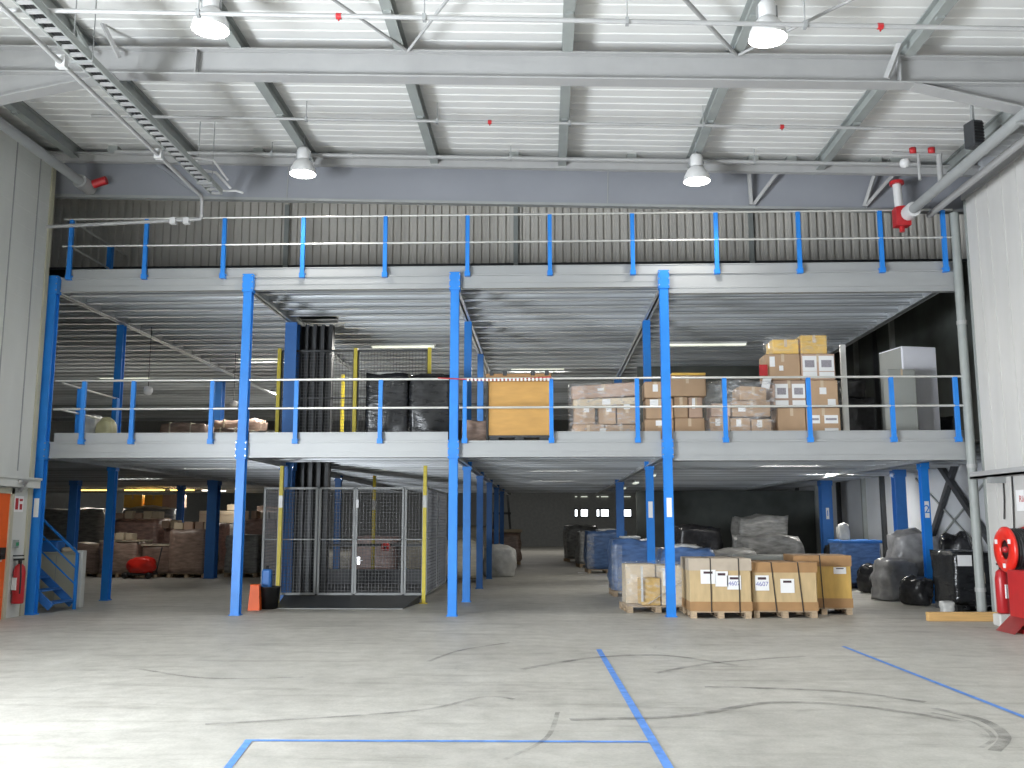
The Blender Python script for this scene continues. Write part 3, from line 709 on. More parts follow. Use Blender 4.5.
MB().box(.006,.009,-.11,-.02,-.10,.10).box(.006,.009,.03,.11,-.1,.0).box(.006,.009,.02,.12,.05,.09).build('pictogram', M['red'], sg)
sw = thing('call_point', 'small green wall switch below the sign by the orange door', 'switch', (LW,16.58,1.27)); MB().box(0,.05,-.06,.06,-.07,.07).build('box', M['purlin'], sw); MB().box(.05,.07,-.03,.03,-.03,.03).build('button', mat('green_plastic',(.03,.25,.12),.4), sw)

# right wall
ttr = thing('wall_cable_tray', 'grey cable tray fixed along the right wall above the hose reel', 'cable tray', (0,0,0))
MB().box(7.50,RW,14.2,17.05,2.40,2.44).box(7.50,7.52,14.2,17.05,2.40,2.52).build('tray', M['steel_light'], ttr)
for y in (14.9,16.2): MB().box(7.45,RW,y,y+.1,2.30,2.40).build('bracket', M['steel'], ttr)
for k, y in enumerate((16.25,15.95)):
    MB().tube([(RW-.02,y,2.45),(RW-.03,y,2.0),(RW-.03,y+.05,1.7-.3*k)], .012, 6).build('cable', M['black'], ttr)
rs = wall_plate('hose_reel_sign', 'white sign with red letters above the fire hose reel', 'sign', RW, 15.68, 2.0, .42, .34, -1)
text_mesh('RIA', .15, M['red'], rs, (-.008,0,.02), (PI/2,0,-PI/2))
hr = thing('fire_hose_reel', 'red fire hose reel with black hose on the right wall', 'hose reel', (7.42,15.45,1.22))
MB().lathe([(.15,-.15),(.17,-.18),(.33,-.18),(.36,-.15),(.36,-.12),(.15,-.12),(.15,-.15)], 32, axis='x').build('front_disc', M['red_bright'], hr)
MB().lathe([(.0,-.13),(.15,-.13),(.15,.12)], 20, axis='x').build('hub', M['black'], hr)
MB().lathe([(.0,-.19),(.045,-.19),(.05,-.13)], 14, axis='x').build('axle_cap', M['red'], hr)
MB().lathe([(.10,.15),(.35,.15),(.36,.17),(.36,.18),(.10,.18)], 32, axis='x').build('back_disc', M['red'], hr)
mb = MB(); 
for k in range(6):
    mb.tube([(-.11+k*.048, .31*math.cos(a*PI/14), .31*math.sin(a*PI/14)) for a in range(28)], .026, 8, closed=True)
mb.build('hose', M['black'], hr)
MB().box(.18,.295,-.06,.06,-.35,.12).build('wall_bracket', M['red'], hr)
for k in range(3):
    a = k*2*PI/3+.5; MB().box(-.188,-.180,.25*math.cos(a)-.04,.25*math.cos(a)+.04,.25*math.sin(a)-.035,.25*math.sin(a)+.035).build('sticker', M['white'], hr)
extinguisher('red fire extinguisher standing on the floor just below the hose reel', (7.38,15.88,.20), .5, 1.2)
MB_ = thing('extinguisher_stand', 'small pale stand under the extinguisher below the hose reel', 'stand', (7.38,15.88,0))
MB().cbox(-.13,.13,-.13,.13,.0,.19,.02).build('block', M['wall_white'], MB_)
cb = thing('fire_cabinet', 'tall red fire equipment stand below the hose reel at the right edge', 'cabinet', (7.39,14.95,0))
MB().cbox(-.22,.28,-.30,.30,.08,.92,.02).build('body', M['red'], cb); MB().box(-.28,.30,-.36,.36,0,.06).add([(-.45,-.30,.0),(-.22,-.30,.22),(-.22,.30,.22),(-.45,.30,.0)], [(0,1,2,3),(3,2,1,0)]).build('foot', M['red'], cb)

# X bracing on the right rear wall
xb = struct(MB().beam((9.42,22.1,3.0),(9.42,24.9,0.02),.10,.14).beam((9.40,22.95,3.0),(9.40,19.0,0.02),.10,.14).build('trim_4', M['dark_steel']))
MB().beam((9.46,24.6,2.75),(9.46,20.2,.55),.03,.04).beam((9.46,20.4,2.7),(9.46,24.0,.95),.03,.04).build('thin_brace', M['purlin'], xb)
for k, y in enumerate((18.2,25.6,27.0,28.6,31,33.5,36)): struct(MB().box(9.38,9.5,y-.06,y+.06,0,8.5).build('wall_stud', M['purlin'] if k % 2 else M['dark_steel']))
# added dark sheets for the shade ending the right bay on both levels
wall_boxes('wall_shade_sheet', M['unlit'], [(3.2,9.5,33.6,33.7,0,2.74),(DX+.3,7.4,25.4,25.5,3.125,5.82)])
# far windows
for i, (x, w) in enumerate([(2.13,.15),(2.69,.45),(3.63,.15),(4.10,.5),(5.6,.57),(6.8,.57)]):
    o = struct(MB().box(x-w/2-.05,x+w/2+.05,65.9,66,1.98,2.60).build('window_'+str(i+1), M['dark_steel']))
    MB().box(x-w/2,x+w/2,65.88,65.91,2.05,2.50).build('pane', M['pane'], o)
    MB().box(x-w/2,x+w/2,65.88,65.91,3.36,3.42).build('pane', M['strip'], o)  # thin glowing bar painting the reflection above each window

# ------------------------------------------------------------------ goods
def pallet_mb(w, d, z=0.):
    mb = MB()
    for k in range(5):
        y = -d/2+k*(d-.1)/4; mb.box(-w/2,w/2,y,y+.1,z+.10,z+.122)
    for sx in (-1,0,1):
        x = sx*(w/2-.05)
        mb.box(x-.05,x+.05,-d/2,d/2,z+.082,z+.10); mb.box(x-.05,x+.05,-d/2,d/2,z,z+.018)
        for sy in (-1,0,1): mb.box(x-.05,x+.05,sy*(d/2-.07)-.07,sy*(d/2-.07)+.07,z+.018,z+.082)
    return mb
def lumpy(w, d, h, seed, amp=.05, z0=0., rnd=.22, n=7):
    """a wrapped, bulging load: rounded block with uneven faces"""
    rr = random.Random(seed); bm = bmesh.new(); bmesh.ops.create_cube(bm, size=2.)
    bmesh.ops.subdivide_edges(bm, edges=bm.edges[:], cuts=n, use_grid_fill=True)
    ph = [rr.uniform(0,6.28) for _ in range(9)]
    mb = MB(); vs = []
    bm.verts.index_update()
    for v in bm.verts:
        p = v.co.copy(); q = p.normalized()*1.35
        p = p.lerp(q, rnd)
        k = 1+amp*(math.sin(3.1*p.x+ph[0])*math.sin(2.7*p.z+ph[1])+.7*math.sin(5.3*p.y+ph[2]+2*p.z)+.6*math.sin(6.1*p.z+ph[3])*math.sin(4.7*p.x+ph[4]))+amp*rr.uniform(-.6,.6)
        bot = p.z < -.9
        zz = p.z*(1 if bot else k)
        vs.append((p.x*k*w/2, p.y*k*d/2, z0+max(0,(zz+1))*h/2))
    mb.add(vs, [tuple(v.index for v in f.verts) for f in bm.faces], 0, True); bm.free()
    return mb
def carton(label, x0, x1, z0, z1, y, d=.55, m='carton', grp=None, rz=0., tilt=0., labels=(), tape=True):
    w = x1-x0; h = z1-z0
    t = thing('carton', label, 'box', ((x0+x1)/2, y+d/2, z0), rz, grp)
    t.rotation_euler = (0, -tilt, rz)
    MB().cbox(-w/2+.004,w/2-.004,-d/2,d/2,0.002,h-.002,.014).build('body', M[m], t)
    if tape:
        MB().box(-w/2+.01,w/2-.01,-.03,.03,h-.002,h+.001).box(-.03,.03,-d/2-.002,-d/2+.002,h-.16,h-.004).box(-w/2+.003,-w/2+.005,-.03,.03,h-.12,h-.01).build('packing_tape', M['tape'], t)
    for (u, v, lw, lh, kind) in labels:
        cx = -w/2+u*w; cz = v*h
        p = MB().box(cx-lw/2,cx+lw/2,-d/2-.005,-d/2-.001,cz-lh/2,cz+lh/2).build('paper_label', M['white'], t)
        if kind == 'frame':
            MB().box(cx-lw*.34,cx+lw*.34,-d/2-.007,-d/2-.005,cz-lh*.25,cz+lh*.22).build('print', M['ink_grey'], p)
        elif kind == 'line':
            MB().box(cx-lw*.40,cx+lw*.40,-d/2-.007,-d/2-.005,cz-lh*.12,cz+lh*.14).build('print', M['ink_grey'], p)
    return t
def film_shell(name, label, x0, x1, y0, y1, z0, z1, seed, m='film', parent=None):
    o = lumpy(x1-x0, y1-y0, z1-z0, seed, .012, 0, .04, 5).build(name, M[m], parent)
    o.location = ((x0+x1)/2, (y0+y1)/2, z0)
    if label: tag(o, label, 'stretch film')
    return o
def flat_pallet(label, x, y, z, w=1.2, d=.8, grp='wooden pallets under the goods'):
    o = pallet_mb(w, d).build('pallet', M['pallet']); o.location = (x, y, z)
    return tag(o, label, 'pallet', grp)

ZD = 3.12; B0 = ZD+.125
# pile A
P = 'slanted carton pile'
flat_pallet('wooden pallet under the slanted carton pile', 1.16, 18.55, ZD, 1.25)
G_ = 'brown cartons of the slanted pile'
carton('flat brown carton at the bottom left of the slanted carton pile', .53,1.15,B0,3.52,18.25, grp=G_, labels=[(.95,.5,.12,.12,'')])
carton('flat brown carton at the bottom right of the slanted carton pile', 1.16,1.78,B0,3.51,18.25, grp=G_)
carton('brown carton with shiny tape, left in the second row of the slanted pile', .56,.98,3.52,3.86,18.28, grp=G_, labels=[(.6,.85,.1,.1,'')])
carton('brown carton in the middle of the second row of the slanted pile', 1.04,1.38,3.52,3.87,18.27, grp=G_, labels=[(.6,.85,.1,.1,'')])
carton('brown carton at the right of the second row of the slanted pile', 1.40,1.79,3.52,3.90,18.24, grp=G_, tilt=.02, labels=[(.5,.9,.12,.1,'')])
carton('thin pale carton laid in the third row of the slanted pile', .55,1.79,3.885,4.03,18.25, m='carton_pale', grp=G_, tilt=.035, labels=[(.52,.5,.16,.11,'')])
carton('long pinkish carton on the very top of the slanted pile', .53,1.79,4.045,4.31,18.25, m='carton_pink', grp=G_, tilt=.065, labels=[(.45,.6,.12,.05,'')])
film_shell('stretch_film', 'clear stretch film around the slanted carton pile', .47,1.85,18.2,18.86,B0,4.33, 3)
# pile B
G_ = 'brown cartons behind the blue column'
flat_pallet('wooden pallet under the cartons behind the blue column', 2.5, 18.6, ZD, 1.25)
carton('brown carton bottom left behind the blue column', 1.93,2.5,B0,3.62,18.3, grp=G_, labels=[(.5,.8,.14,.1,'')])
carton('brown carton bottom right behind the blue column', 2.51,3.09,B0,3.64,18.3, grp=G_)
carton('taped brown carton in the middle row left of the blue column', 1.96,2.5,3.625,4.03,18.32, grp=G_, labels=[(.3,.75,.16,.16,'')])
carton('brown carton in the middle row just right of the blue column', 2.51,2.78,3.645,4.06,18.32, grp=G_)
carton('pinkish carton at the right end of the middle row behind the column', 2.79,3.06,3.645,4.05,18.32, m='carton_pink', grp=G_, labels=[(.35,.7,.06,.2,'')])
carton('brown carton with shiny tape on top, left of the blue column', 1.94,2.36,4.035,4.36,18.3, grp=G_, labels=[(.5,.6,.1,.14,'')])
carton('large brown carton on top, right of the blue column', 2.40,3.13,4.065,4.48,18.3, grp=G_, rz=.03)
tag(MB().cbox(-.33,.33,-.22,.22,0,.05,.01).build('cardboard_sheet', M['carton_yellow'], None, (2.80,18.55,4.484), (0,0,.05)), 'thin yellowish cardboard sheet on top of the cartons behind the column', 'cardboard')
# pile C
G_ = 'brown cartons of the low rounded pile'
flat_pallet('wooden pallet under the low rounded carton pile', 3.8, 18.6, ZD, 1.25)
xs = [3.18,3.58,3.98,4.38]; nm = ['left','middle','right']
for i in range(3):
    carton(f'brown carton at the {nm[i]} of the bottom row of the low rounded pile', xs[i],xs[i+1]-.01,B0,3.66-.02*i,18.3, grp=G_, labels=[(.4,.75,.09,.14,'')])
carton('short brown carton left in the second row of the low rounded pile', 3.22,3.6,3.665,3.93,18.32, m='carton_pink', grp=G_)
carton('long brown carton right in the second row of the low rounded pile', 3.62,4.36,3.665,3.98,18.3, grp=G_, labels=[(.25,.5,.14,.12,'')])
carton('small brown carton at the top of the low rounded pile', 3.75,4.28,3.985,4.26,18.33, grp=G_, rz=.08, tilt=-.04)
o = lumpy(1.28,.72,1.12,11,.05,0,.30).build('stretch_film', M['film']); o.location = (3.79,18.6,3.25)
tag(o, 'clear stretch film bulging over the low rounded carton pile', 'stretch film')
# pile D
G_ = 'brown cartons of the tall stack'
flat_pallet('wooden pallet under the tall carton stack', 5.05, 18.7, ZD, 1.25)
carton('plain brown carton bottom left of the tall stack', 4.50,5.04,B0,3.84,18.35, grp=G_)
carton('brown carton with two white labels bottom right of the tall stack', 5.05,5.70,B0,3.84,18.35, grp=G_, labels=[(.22,.62,.22,.16,'line'),(.72,.62,.26,.16,'line'),(.72,.25,.26,.1,'')])
carton('brown carton with framed labels middle left of the tall stack', 4.42,5.06,3.845,4.38,18.35, m='carton_pink', grp=G_, labels=[(.27,.60,.25,.28,'frame'),(.78,.60,.25,.28,'frame'),(.27,.15,.25,.12,''),(.78,.15,.25,.12,'')])
carton('brown carton with two small white stickers middle right of the tall stack', 5.07,5.68,3.845,4.38,18.35, grp=G_, labels=[(.52,.6,.13,.13,''),(.78,.18,.15,.13,'')])
carton('brown carton with white scribbles upper left of the tall stack', 4.30,4.98,4.385,4.90,18.35, grp=G_, labels=[(.2,.7,.10,.2,''),(.45,.45,.08,.1,'')])
carton('brown carton with two framed labels upper right of the tall stack', 4.99,5.65,4.385,4.90,18.35, m='carton_pink', grp=G_, labels=[(.25,.62,.27,.30,'frame'),(.74,.62,.29,.30,'frame'),(.25,.2,.27,.12,''),(.74,.2,.29,.1,'')])
carton('yellow carton on top of the tall stack, left', 4.46,4.98,4.905,5.20,18.4, m='carton_yellow', grp=G_, labels=())
carton('rounded yellow carton on top of the tall stack, right', 5.0,5.52,4.905,5.28,18.4, m='carton_yellow', grp=G_, rz=.06)
o = lumpy(1.14,.62,.40,23,.03,0,.16).build('stretch_film', M['film_white']); o.location = (4.99,18.68,4.90)
tag(o, 'milky stretch film over the yellow cartons on the tall stack', 'stretch film')
tg = thing('shipping_tag', 'red and white shipping tag hanging at the left of the tall stack', 'tag', (4.27,18.3,4.22))
MB().box(-.08,.08,0,.006,.0,.22,0,Matrix.Rotation(.25,4,'Y')).build('paper', M['white'], tg); MB().box(-.10,.06,0,.006,.24,.46).build('red_panel', M['red'], tg)
up = thing('upright_post', 'white perforated steel post right of the tall carton stack', 'post', (5.92,18.7,ZD))
MB().box(-.05,.05,-.012,.0,0,2.02).box(-.05,-.04,0,.06,0,2.02).box(.04,.05,0,.06,0,2.02).build('shaft', M['rail'], up); MB().box(-.08,.08,-.05,.08,0,.012).build('base_plate', M['rail'], up)
# plywood panel frame
pf = thing('plywood_panel', 'tan plywood panel crate with reddish top beam on the edge of the lower deck', 'crate', (-.50,17.75,ZD))
MB().cbox(-.56,.60,-.05,.55,.14,1.18,.01).build('body', M['ply'], pf)
MB().cbox(-.61,.63,-.09,.60,1.16,1.31,.01).build('top_beam', M['kraft'], pf)
for x in (-.5,-.25,.28,.54): MB().cbox(x-.04,x+.04,-.1,.0,1.27,1.37,.01).build('top_cleat', M['dark_steel'], pf)
MB().box(-.60,-.565,-.07,.55,.05,1.3).build('side_batten', M['dark_steel'], pf)
MB().box(-.58,.60,-.07,.55,.10,.14).build('bottom_beam', M['dark_steel'], pf)
for x in (-.45,.02,.48): MB().cbox(x-.09,x+.09,-.09,.52,0,.10,.01).build('foot', M['dark_steel'], pf)
rb = lumpy(.5,.4,.42,31,.08).build('sack', M['load_brown'], None, (-1.3,17.95,ZD)); tag(rb, 'dull brown sack left of the plywood panel', 'sack')
# black wrapped pallets
for i, (x, w, h, lb) in enumerate([(-3.16,.86,1.50,'left of the two black wrapped pallets on the lower deck'),(-2.29,.84,1.46,'right of the two black wrapped pallets on the lower deck')]):
    t = thing('wrapped_pallet', lb, 'pallet load', (x,19.15,ZD), 0, 'black wrapped pallets on the lower deck')
    pallet_mb(w, .9).build('pallet', M['pallet'], t)
    lumpy(w*.98,.95,h-.12,41+i,.025,.122,.05,9).build('wrapped_load', M['black_film'], t)
    MB().cbox(-w*.3,w*.3,-.3,.3,h-.02,h+.05,.02).build('cover_sheet', M['bag_white'] if i == 0 else M['black_film'], t)
# white cabinet
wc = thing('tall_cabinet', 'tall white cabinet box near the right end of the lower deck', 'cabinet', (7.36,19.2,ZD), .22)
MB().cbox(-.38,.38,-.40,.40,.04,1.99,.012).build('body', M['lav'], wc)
MB().box(-.385,-.38,-.38,.38,.06,1.96).build('shaded_side', M['greybox'], wc)  # left face greyed, front kept whiter: their shading put into the colours
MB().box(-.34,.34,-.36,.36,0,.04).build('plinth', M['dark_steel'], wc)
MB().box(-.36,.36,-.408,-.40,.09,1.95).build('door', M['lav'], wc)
t = thing('grey_carton', 'grey board carton leaning against the tall white cabinet', 'box', (6.88,18.4,ZD), .05)
MB().cbox(-.27,.27,-.12,.12,0,1.45,.012).build('body', M['greybox'], t); MB().box(-.02,.02,-.122,.122,1.3,1.452).build('packing_tape', M['tape'], t)
for i, (x, z, w, h, d) in enumerate([(6.45,0,.6,1.05,.6),(6.4,1.06,.5,.4,.5),(8.2,0,.5,.7,.6)]):
    o = lumpy(w,d,h,51+i,.04,0,.08).build('dark_bundle', M['bag_black'], None, (x,19.7+.2*i,ZD+z))
    tag(o, ['dark bundle in the gap between white post and grey carton','dark bundle lying on top of another behind the white post','dark bundle in the shade right of the white cabinet'][i], 'bundle', 'dark bundles by the white cabinet')
# left bay of the lower deck
G_ = 'dim wrapped goods at the back of the left bay'
for i, (x, y, w, h, mm, lb) in enumerate([(-9.0,23.5,1.1,.95,'load_brown','leftmost dim brown wrapped bundle on the lower deck, by the dark column'),(-7.75,23.3,.75,.80,'load_brown','small dim brown bundle with pale straps on the lower deck'),
        (-7.0,23.4,.8,.75,'load_grey','dim grey bundle in the middle of the left bay on the lower deck'),(-6.2,23.6,.8,.62,'load_brown','low dim bundle beside the leftmost yellow lift post'),(-8.3,25.5,1.2,1.25,'load_brown','taller dim bundle behind the dark column on the lower deck')]):
    t = thing('wrapped_pallet', lb, 'pallet load', (x,y,ZD), 0, G_)
    pallet_mb(w,.8).build('pallet', M['pallet'], t); lumpy(w,.8,h-.12,61+i,.05,.122,.12).build('wrapped_load', M[mm], t)
    MB().box(-w*.28-.015,-w*.28+.015,-.44,.44,.12,h+.03).box(w*.2-.015,w*.2+.015,-.44,.44,.12,h+.03).build('strap', M['load_pale'], t)
o = lumpy(.30,.3,.55,71,.06,0,.6).build('sack', M['bag_yellow'], None, (-9.05,18.6,ZD)); o.location.x = -8.78; tag(o, 'pale yellow sack by the left end of the lower deck guardrail', 'sack')
o = lumpy(.3,.4,.65,72,.06,0,.2).build('sack', M['bag_white'], None, (-9.15,18.75,ZD)); tag(o, 'small white sack left of the pale yellow sack', 'sack')
for i, (x, y, z) in enumerate([(-8.75,20.4,4.52),(-7.9,23.6,4.62)]):
    t = thing('round_lamp', ['small round lamp hanging over the left bay near the stair corner','small round lamp hanging over the dim bundles of the left bay'][i], 'lamp', (x,y,z), 0, 'small round lamps in the left bay')
    MB().lathe([(0,-.10),(.07,-.08),(.10,0),(.08,.08),(0,.10)], 14).build('globe', M['lamp_body'], t); MB().tube([(0,0,.1),(0,0,5.95-z)], .008, 6).build('cord', M['dark_steel'], t)

# --- ground floor: strapped crates
def strapped(label, x, y, w, d, h, rz, board, band, straps, labs, skew=.0):
    t = thing('strapped_crate', label, 'crate', (x,y,0), rz, 'strapped pale crates on pallets')
    pallet_mb(w*.98, d).build('pallet', M['pallet'], t)
    z0 = .125; hb = h-z0
    MB().cbox(-w/2,w/2,-d/2,d/2,z0,h,.012).build('body', M[board], t)
    MB().box(-w/2-.008,w/2+.008,-d/2-.008,d/2+.008,z0,z0+hb*.18).build('bottom_band', M['kraft'], t)
    MB().box(-w/2-.012,w/2+.012,-d/2-.012,d/2+.012,h-hb*(.20 if band == 'kraft' else .22),h+.012).build('lid', M[band], t)
    for u in straps:
        xx = -w/2+u*w
        MB().beam((xx-skew,-d/2-.018,h+.015),(xx+skew,-d/2-.018,z0-.02),.018,.006).box(xx-skew-.009,xx-skew+.009,-d/2-.018,d/2+.018,h+.013,h+.018).build('strap', M['strap'], t)
    for (u, v, lw, lh, tx) in labs:
        cx = -w/2+u*w; cz = z0+v*hb; yy = -d/2-.013
        p = MB().box(cx-lw/2,cx+lw/2,yy-.002,yy+.001,cz-lh/2,cz+lh/2).build('paper_label', M['white'], t)
        MB().box(cx-lw*.30,cx+lw*.30,yy-.004,yy-.002,cz+lh*.22,cz+lh*.38).build('header_print', M['ink_dark'], p)
        if tx: text_mesh(tx, lh*.42, M['ink_blue'], p, (cx,yy-.003,cz-lh*.08), (PI/2,0,0), 'number_print')
    return t
strapped('greyish strapped crate right beside the blue front column', 3.04,17.40, 1.06,1.0,1.01, .0, 'ply_pale','kraft_grey', (.34,.80), [(.30,.66,.26,.24,''),(.52,.62,.22,.26,''),(.72,.55,.24,.24,'4607')])
strapped('pale strapped crate in the middle, with brown lid', 4.175,17.50, 1.12,.95,.94, .0, 'ply_pale','kraft', (.33,.74), [(.15,.58,.24,.26,'4607'),(.54,.52,.24,.24,'')], .035)
strapped('yellow strapped crate at the right end of the row', 5.05,18.12, 1.0,.95,1.04, -.06, 'ply_yellow','kraft', (.47,), [(.22,.62,.26,.36,''),(.80,.72,.22,.12,'')], .02)
t = thing('low_crate', 'grey lidded crate standing behind the middle strapped crate', 'crate', (4.6,19.25,0))
pallet_mb(1.5,1.0).build('pallet', M['pallet'], t); MB().cbox(-.75,.75,-.5,.5,.125,.98,.012).build('body', M['kraft_grey'], t); MB().cbox(-.78,.78,-.53,.53,.92,1.0,.01).build('lid', M['greybox'], t)
t = thing('wrapped_pallet', 'film wrapped pallet of tan cartons left of the blue front column', 'pallet load', (2.04,18.42,0), .08)
pallet_mb(1.15,1.0).build('pallet', M['pallet'], t)
MB().cbox(-.30,.05,-.45,.0,.125,.62,.012).build('small_carton', M['ply_yellow'], t)
MB().cbox(.08,.52,-.44,.4,.125,.85,.012).cbox(-.52,.05,.02,.46,.125,.86,.012).build('carton_block', M['carton_pale'], t)
MB().box(.10,.32,-.446,-.442,.48,.80).build('paper_label', M['white'], t)
MB().beam((-.20,-.49,.15),(.5,-.49,.62),.03,.004).build('tape', M['bag_white'], t); MB().box(-.32,-.28,-.5,-.49,.2,.84).build('tape', M['bag_white'], t)
lumpy(1.16,1.06,.80,81,.03,.10,.10).build('stretch_film', M['film_white'], t)
tb = tag(MB().cbox(-.62,.62,-.06,.06,0,.15,.008).build('timber_beam', M['timber'], None, (7.05,16.6,0), (0,0,.01)), 'fresh timber beam lying on the floor before the right downpipe', 'timber')
bp = thing('wrapped_pallet', 'black wrapped pallet with white papers behind the timber beam', 'pallet load', (8.10,18.75,0), .05)
pallet_mb(.95,.9).build('pallet', M['dark_steel'], bp); lumpy(.98,.95,.98,83,.03,.122,.07,9).build('wrapped_load', M['black_film'], bp)
MB().box(-.44,-.18,-.52,-.50,.84,1.04).build('paper_label', M['white'], bp); MB().box(-.12,.05,-.515,-.50,.52,.72).build('paper_label', M['load_pale'], bp)
o = lumpy(.2,.2,.22,84,.06,0,.4).build('plastic_bag', M['bag_white'], None, (7.30,17.9,0)); tag(o, 'small white plastic bag on the floor left of the black wrapped pallet', 'bag')
G_ = 'sacks and bundles near the number two column'
for i, (x, y, w, d, h, mm, lb) in enumerate([(8.25,21.9,.95,.8,1.35,'bag_grey','large grey sack behind the number two column'),(7.46,20.9,.72,.65,.82,'bag_grey','crumpled grey sack left of the number two column'),(7.48,19.75,.42,.5,.52,'bag_black','black sack at the foot of the number two column'),
        (7.75,23.2,.5,.5,.62,'bag_black','black bundle between the blue bin and the large grey sack'),(8.85,21.0,.55,.6,1.3,'bag_black','black bundle behind the black wrapped pallet'),(8.3,20.6,.25,.3,.95,'bag_white','small pale sack right of the number two column')]):
    tag(lumpy(w,d,h,90+i,.09,0,.55).build('sack', M[mm], None, (x,y,0), (0,0,.3*i)), lb, 'sack', G_)
bn = thing('blue_bin', 'blue plastic pallet bin behind the yellow strapped crate', 'bin', (7.95,25.0,0), .06)
MB().cbox(-.48,.48,-.5,.5,.12,1.18,.04).build('body', M['load_blue'], bn); MB().cbox(-.52,.52,-.54,.54,1.12,1.2,.02).build('rim', M['blue_dark'], bn)
for x in (-.38,0,.38): MB().box(x-.06,x+.06,-.5,.5,0,.12).build('foot', M['blue_dark'], bn)
o = lumpy(.25,.3,.4,97,.07,.0,.3).build('plastic_bag', M['bag_white'], None, (7.62,24.8,1.2)); tag(o, 'crumpled white plastic bag on the corner of the blue bin', 'bag')
G_ = 'dark wrapped loads in the shade of the right bay'
for i, (x, y, w, h, mm, lb) in enumerate([(4.3,22.8,1.2,1.0,'load_grey','dark grey load behind the greyish strapped crate'),(5.6,24.4,1.5,1.3,'load_grey','lumpy brownish grey load behind the grey lidded crate'),(8.6,27.6,1.1,1.0,'bag_black','black load by the pale wall behind the blue bin'),
        (6.4,29.0,1.4,1.8,'load_grey','tall dark load in front of the added dark sheet'),(4.6,29.5,1.3,1.5,'bag_black','tall black load deep in the right bay'),(3.6,26.0,1.1,.95,'load_grey','low dark load beside the aisle in the right bay')]):
    t = thing('wrapped_pallet', lb, 'pallet load', (x,y,0), .05*i, G_)
    pallet_mb(w,.9).build('pallet', M['pallet'], t); lumpy(w,.95,h-.12,101+i,.06,.122,.14).build('wrapped_load', M[mm], t)
G_ = 'blue wrapped loads along the right of the aisle'
for i, (x, y, w, h, mm, lb) in enumerate([(2.98,20.7,1.1,1.10,'load_blue','blue wrapped load directly behind the film wrapped pallet'),(1.95,22.2,.9,1.25,'load_blue','tall blue and white wrapped load at the edge of the aisle'),
        (2.0,32.0,1.3,1.35,'load_blue','blue load on a pallet further back along the aisle'),(1.75,36.0,1.1,1.3,'load_grey','grey load far back on the right of the aisle'),(1.5,41.0,1.3,1.5,'load_grey','furthest dark load on the right of the aisle')]):
    t = thing('wrapped_pallet', lb, 'pallet load', (x,y,0), .04*i, G_)
    pallet_mb(w,1.).build('pallet', M['pallet'], t); lumpy(w,1.,h-.12,111+i,.05,.122,.14).build('wrapped_load', M[mm], t)
    if i < 3: lumpy(w*.45,.5,.10,131+i,.08,h-.02,.3).build('cover_sheet', M['bag_white'], t)
    if i in (1,2): MB().box(-w/2-.04,-w/2+.2,-.55,-.50,.15,h-.1).build('film_flap', M['film_white'], t)
tag(MB().add([(-.2,-.15,.004),(.2,-.12,.004),(.22,.15,.03),(-.05,.17,.012),(-.2,.14,.02)],[(0,1,2,3,4)]).build('paper_sheet', M['white'], None, (1.26,31.6,0)), 'white paper sheet lying on the aisle floor', 'paper')
# left of the aisle
G_ = 'loads along the left of the aisle'
for i, (x, y, w, h, mm, lb) in enumerate([(-2.35,27.0,1.1,1.15,'load_pale','pale wrapped load just behind the column right of the cage'),(-2.75,30.4,1.1,1.0,'load_grey','grey load behind the pale one left of the aisle'),(-2.6,33.5,1.2,1.5,'load_pale','pale load far back behind the receding columns'),(-1.75,38.0,1.5,1.25,'load_brown','brown load jutting into the aisle far back on the left')]):
    t = thing('wrapped_pallet', lb, 'pallet load', (x,y,0), .03*i, G_)
    pallet_mb(w,.9).build('pallet', M['pallet'], t); lumpy(w,.95,h-.12,121+i,.05,.122,.12).build('wrapped_load', M[mm], t)
    if i == 3: MB().cbox(-.8,.8,-.5,.5,h,h+.12,.01).build('top_board', M['carton_pale'], t)
tag(lumpy(.85,.7,.85,141,.11,0,.7).build('sack', M['bag_white'], None, (-1.42,29.4,0)), 'crumpled whitish sack at the foot of the receding columns', 'sack')
for i, (x, y, lb) in enumerate([(-2.0,44.,'dark leaning rack frame at the far left end of the aisle')]):
    t = thing('rack_frame', lb, 'rack', (x,y,0))
    for sx in (-.5,.5): MB().beam((sx,0,0),(sx*.5,0,3.0),.1,.1).build('upright', M['dark_steel'], t)
    for z in (1.,2.,2.9): MB().box(-.42,.42,-.05,.05,z,z+.1).build('cross_bar', M['dark_steel'], t)

# --- ground floor left: wrapped pallets
def wp(label, x, y, w, h, mm, seed, grp, z=0., top=None, pal=True):
    t = thing('wrapped_pallet', label, 'pallet load', (x,y,z), random.Random(seed).uniform(-.06,.06), grp)
    p0 = .122 if pal else .0
    if pal: pallet_mb(w,.95).build('pallet', M['pallet'], t)
    lumpy(w,1.,h-p0,seed,.035,p0,.10).build('wrapped_load', M[mm], t)
    if top: MB().cbox(-w/2-.02,w/2+.02,-.52,.52,h-.02,h+.03,.01).build('pale_top_edge', M[top], t)
    return t
G1 = 'wrapped pallets in the front row of the left storage'
wp('brown wrapped pallet with pale top edge right of the rear blue column', -12.85,29.0,1.15,1.08,'load_brown',201,G1,top='load_pale')
wp('brown wrapped pallet behind the red bundle', -11.80,29.2,.88,.95,'load_brown',202,G1,top='load_pale')
wp('wide wrapped pallet of pinkish brown goods left of the dark column', -10.75,29.0,1.15,1.42,'load_brown',203,G1)
wp('dim wrapped pallet right of the dark column in the left storage', -9.25,29.4,1.0,1.25,'load_grey',204,G1)
wp('dim wrapped pallet nearest the cage in the left storage', -8.0,29.2,1.0,1.3,'load_brown',205,G1)
wp('dim wrapped pallet behind the cream counter', -14.2,29.4,1.3,1.0,'load_brown',206,G1)
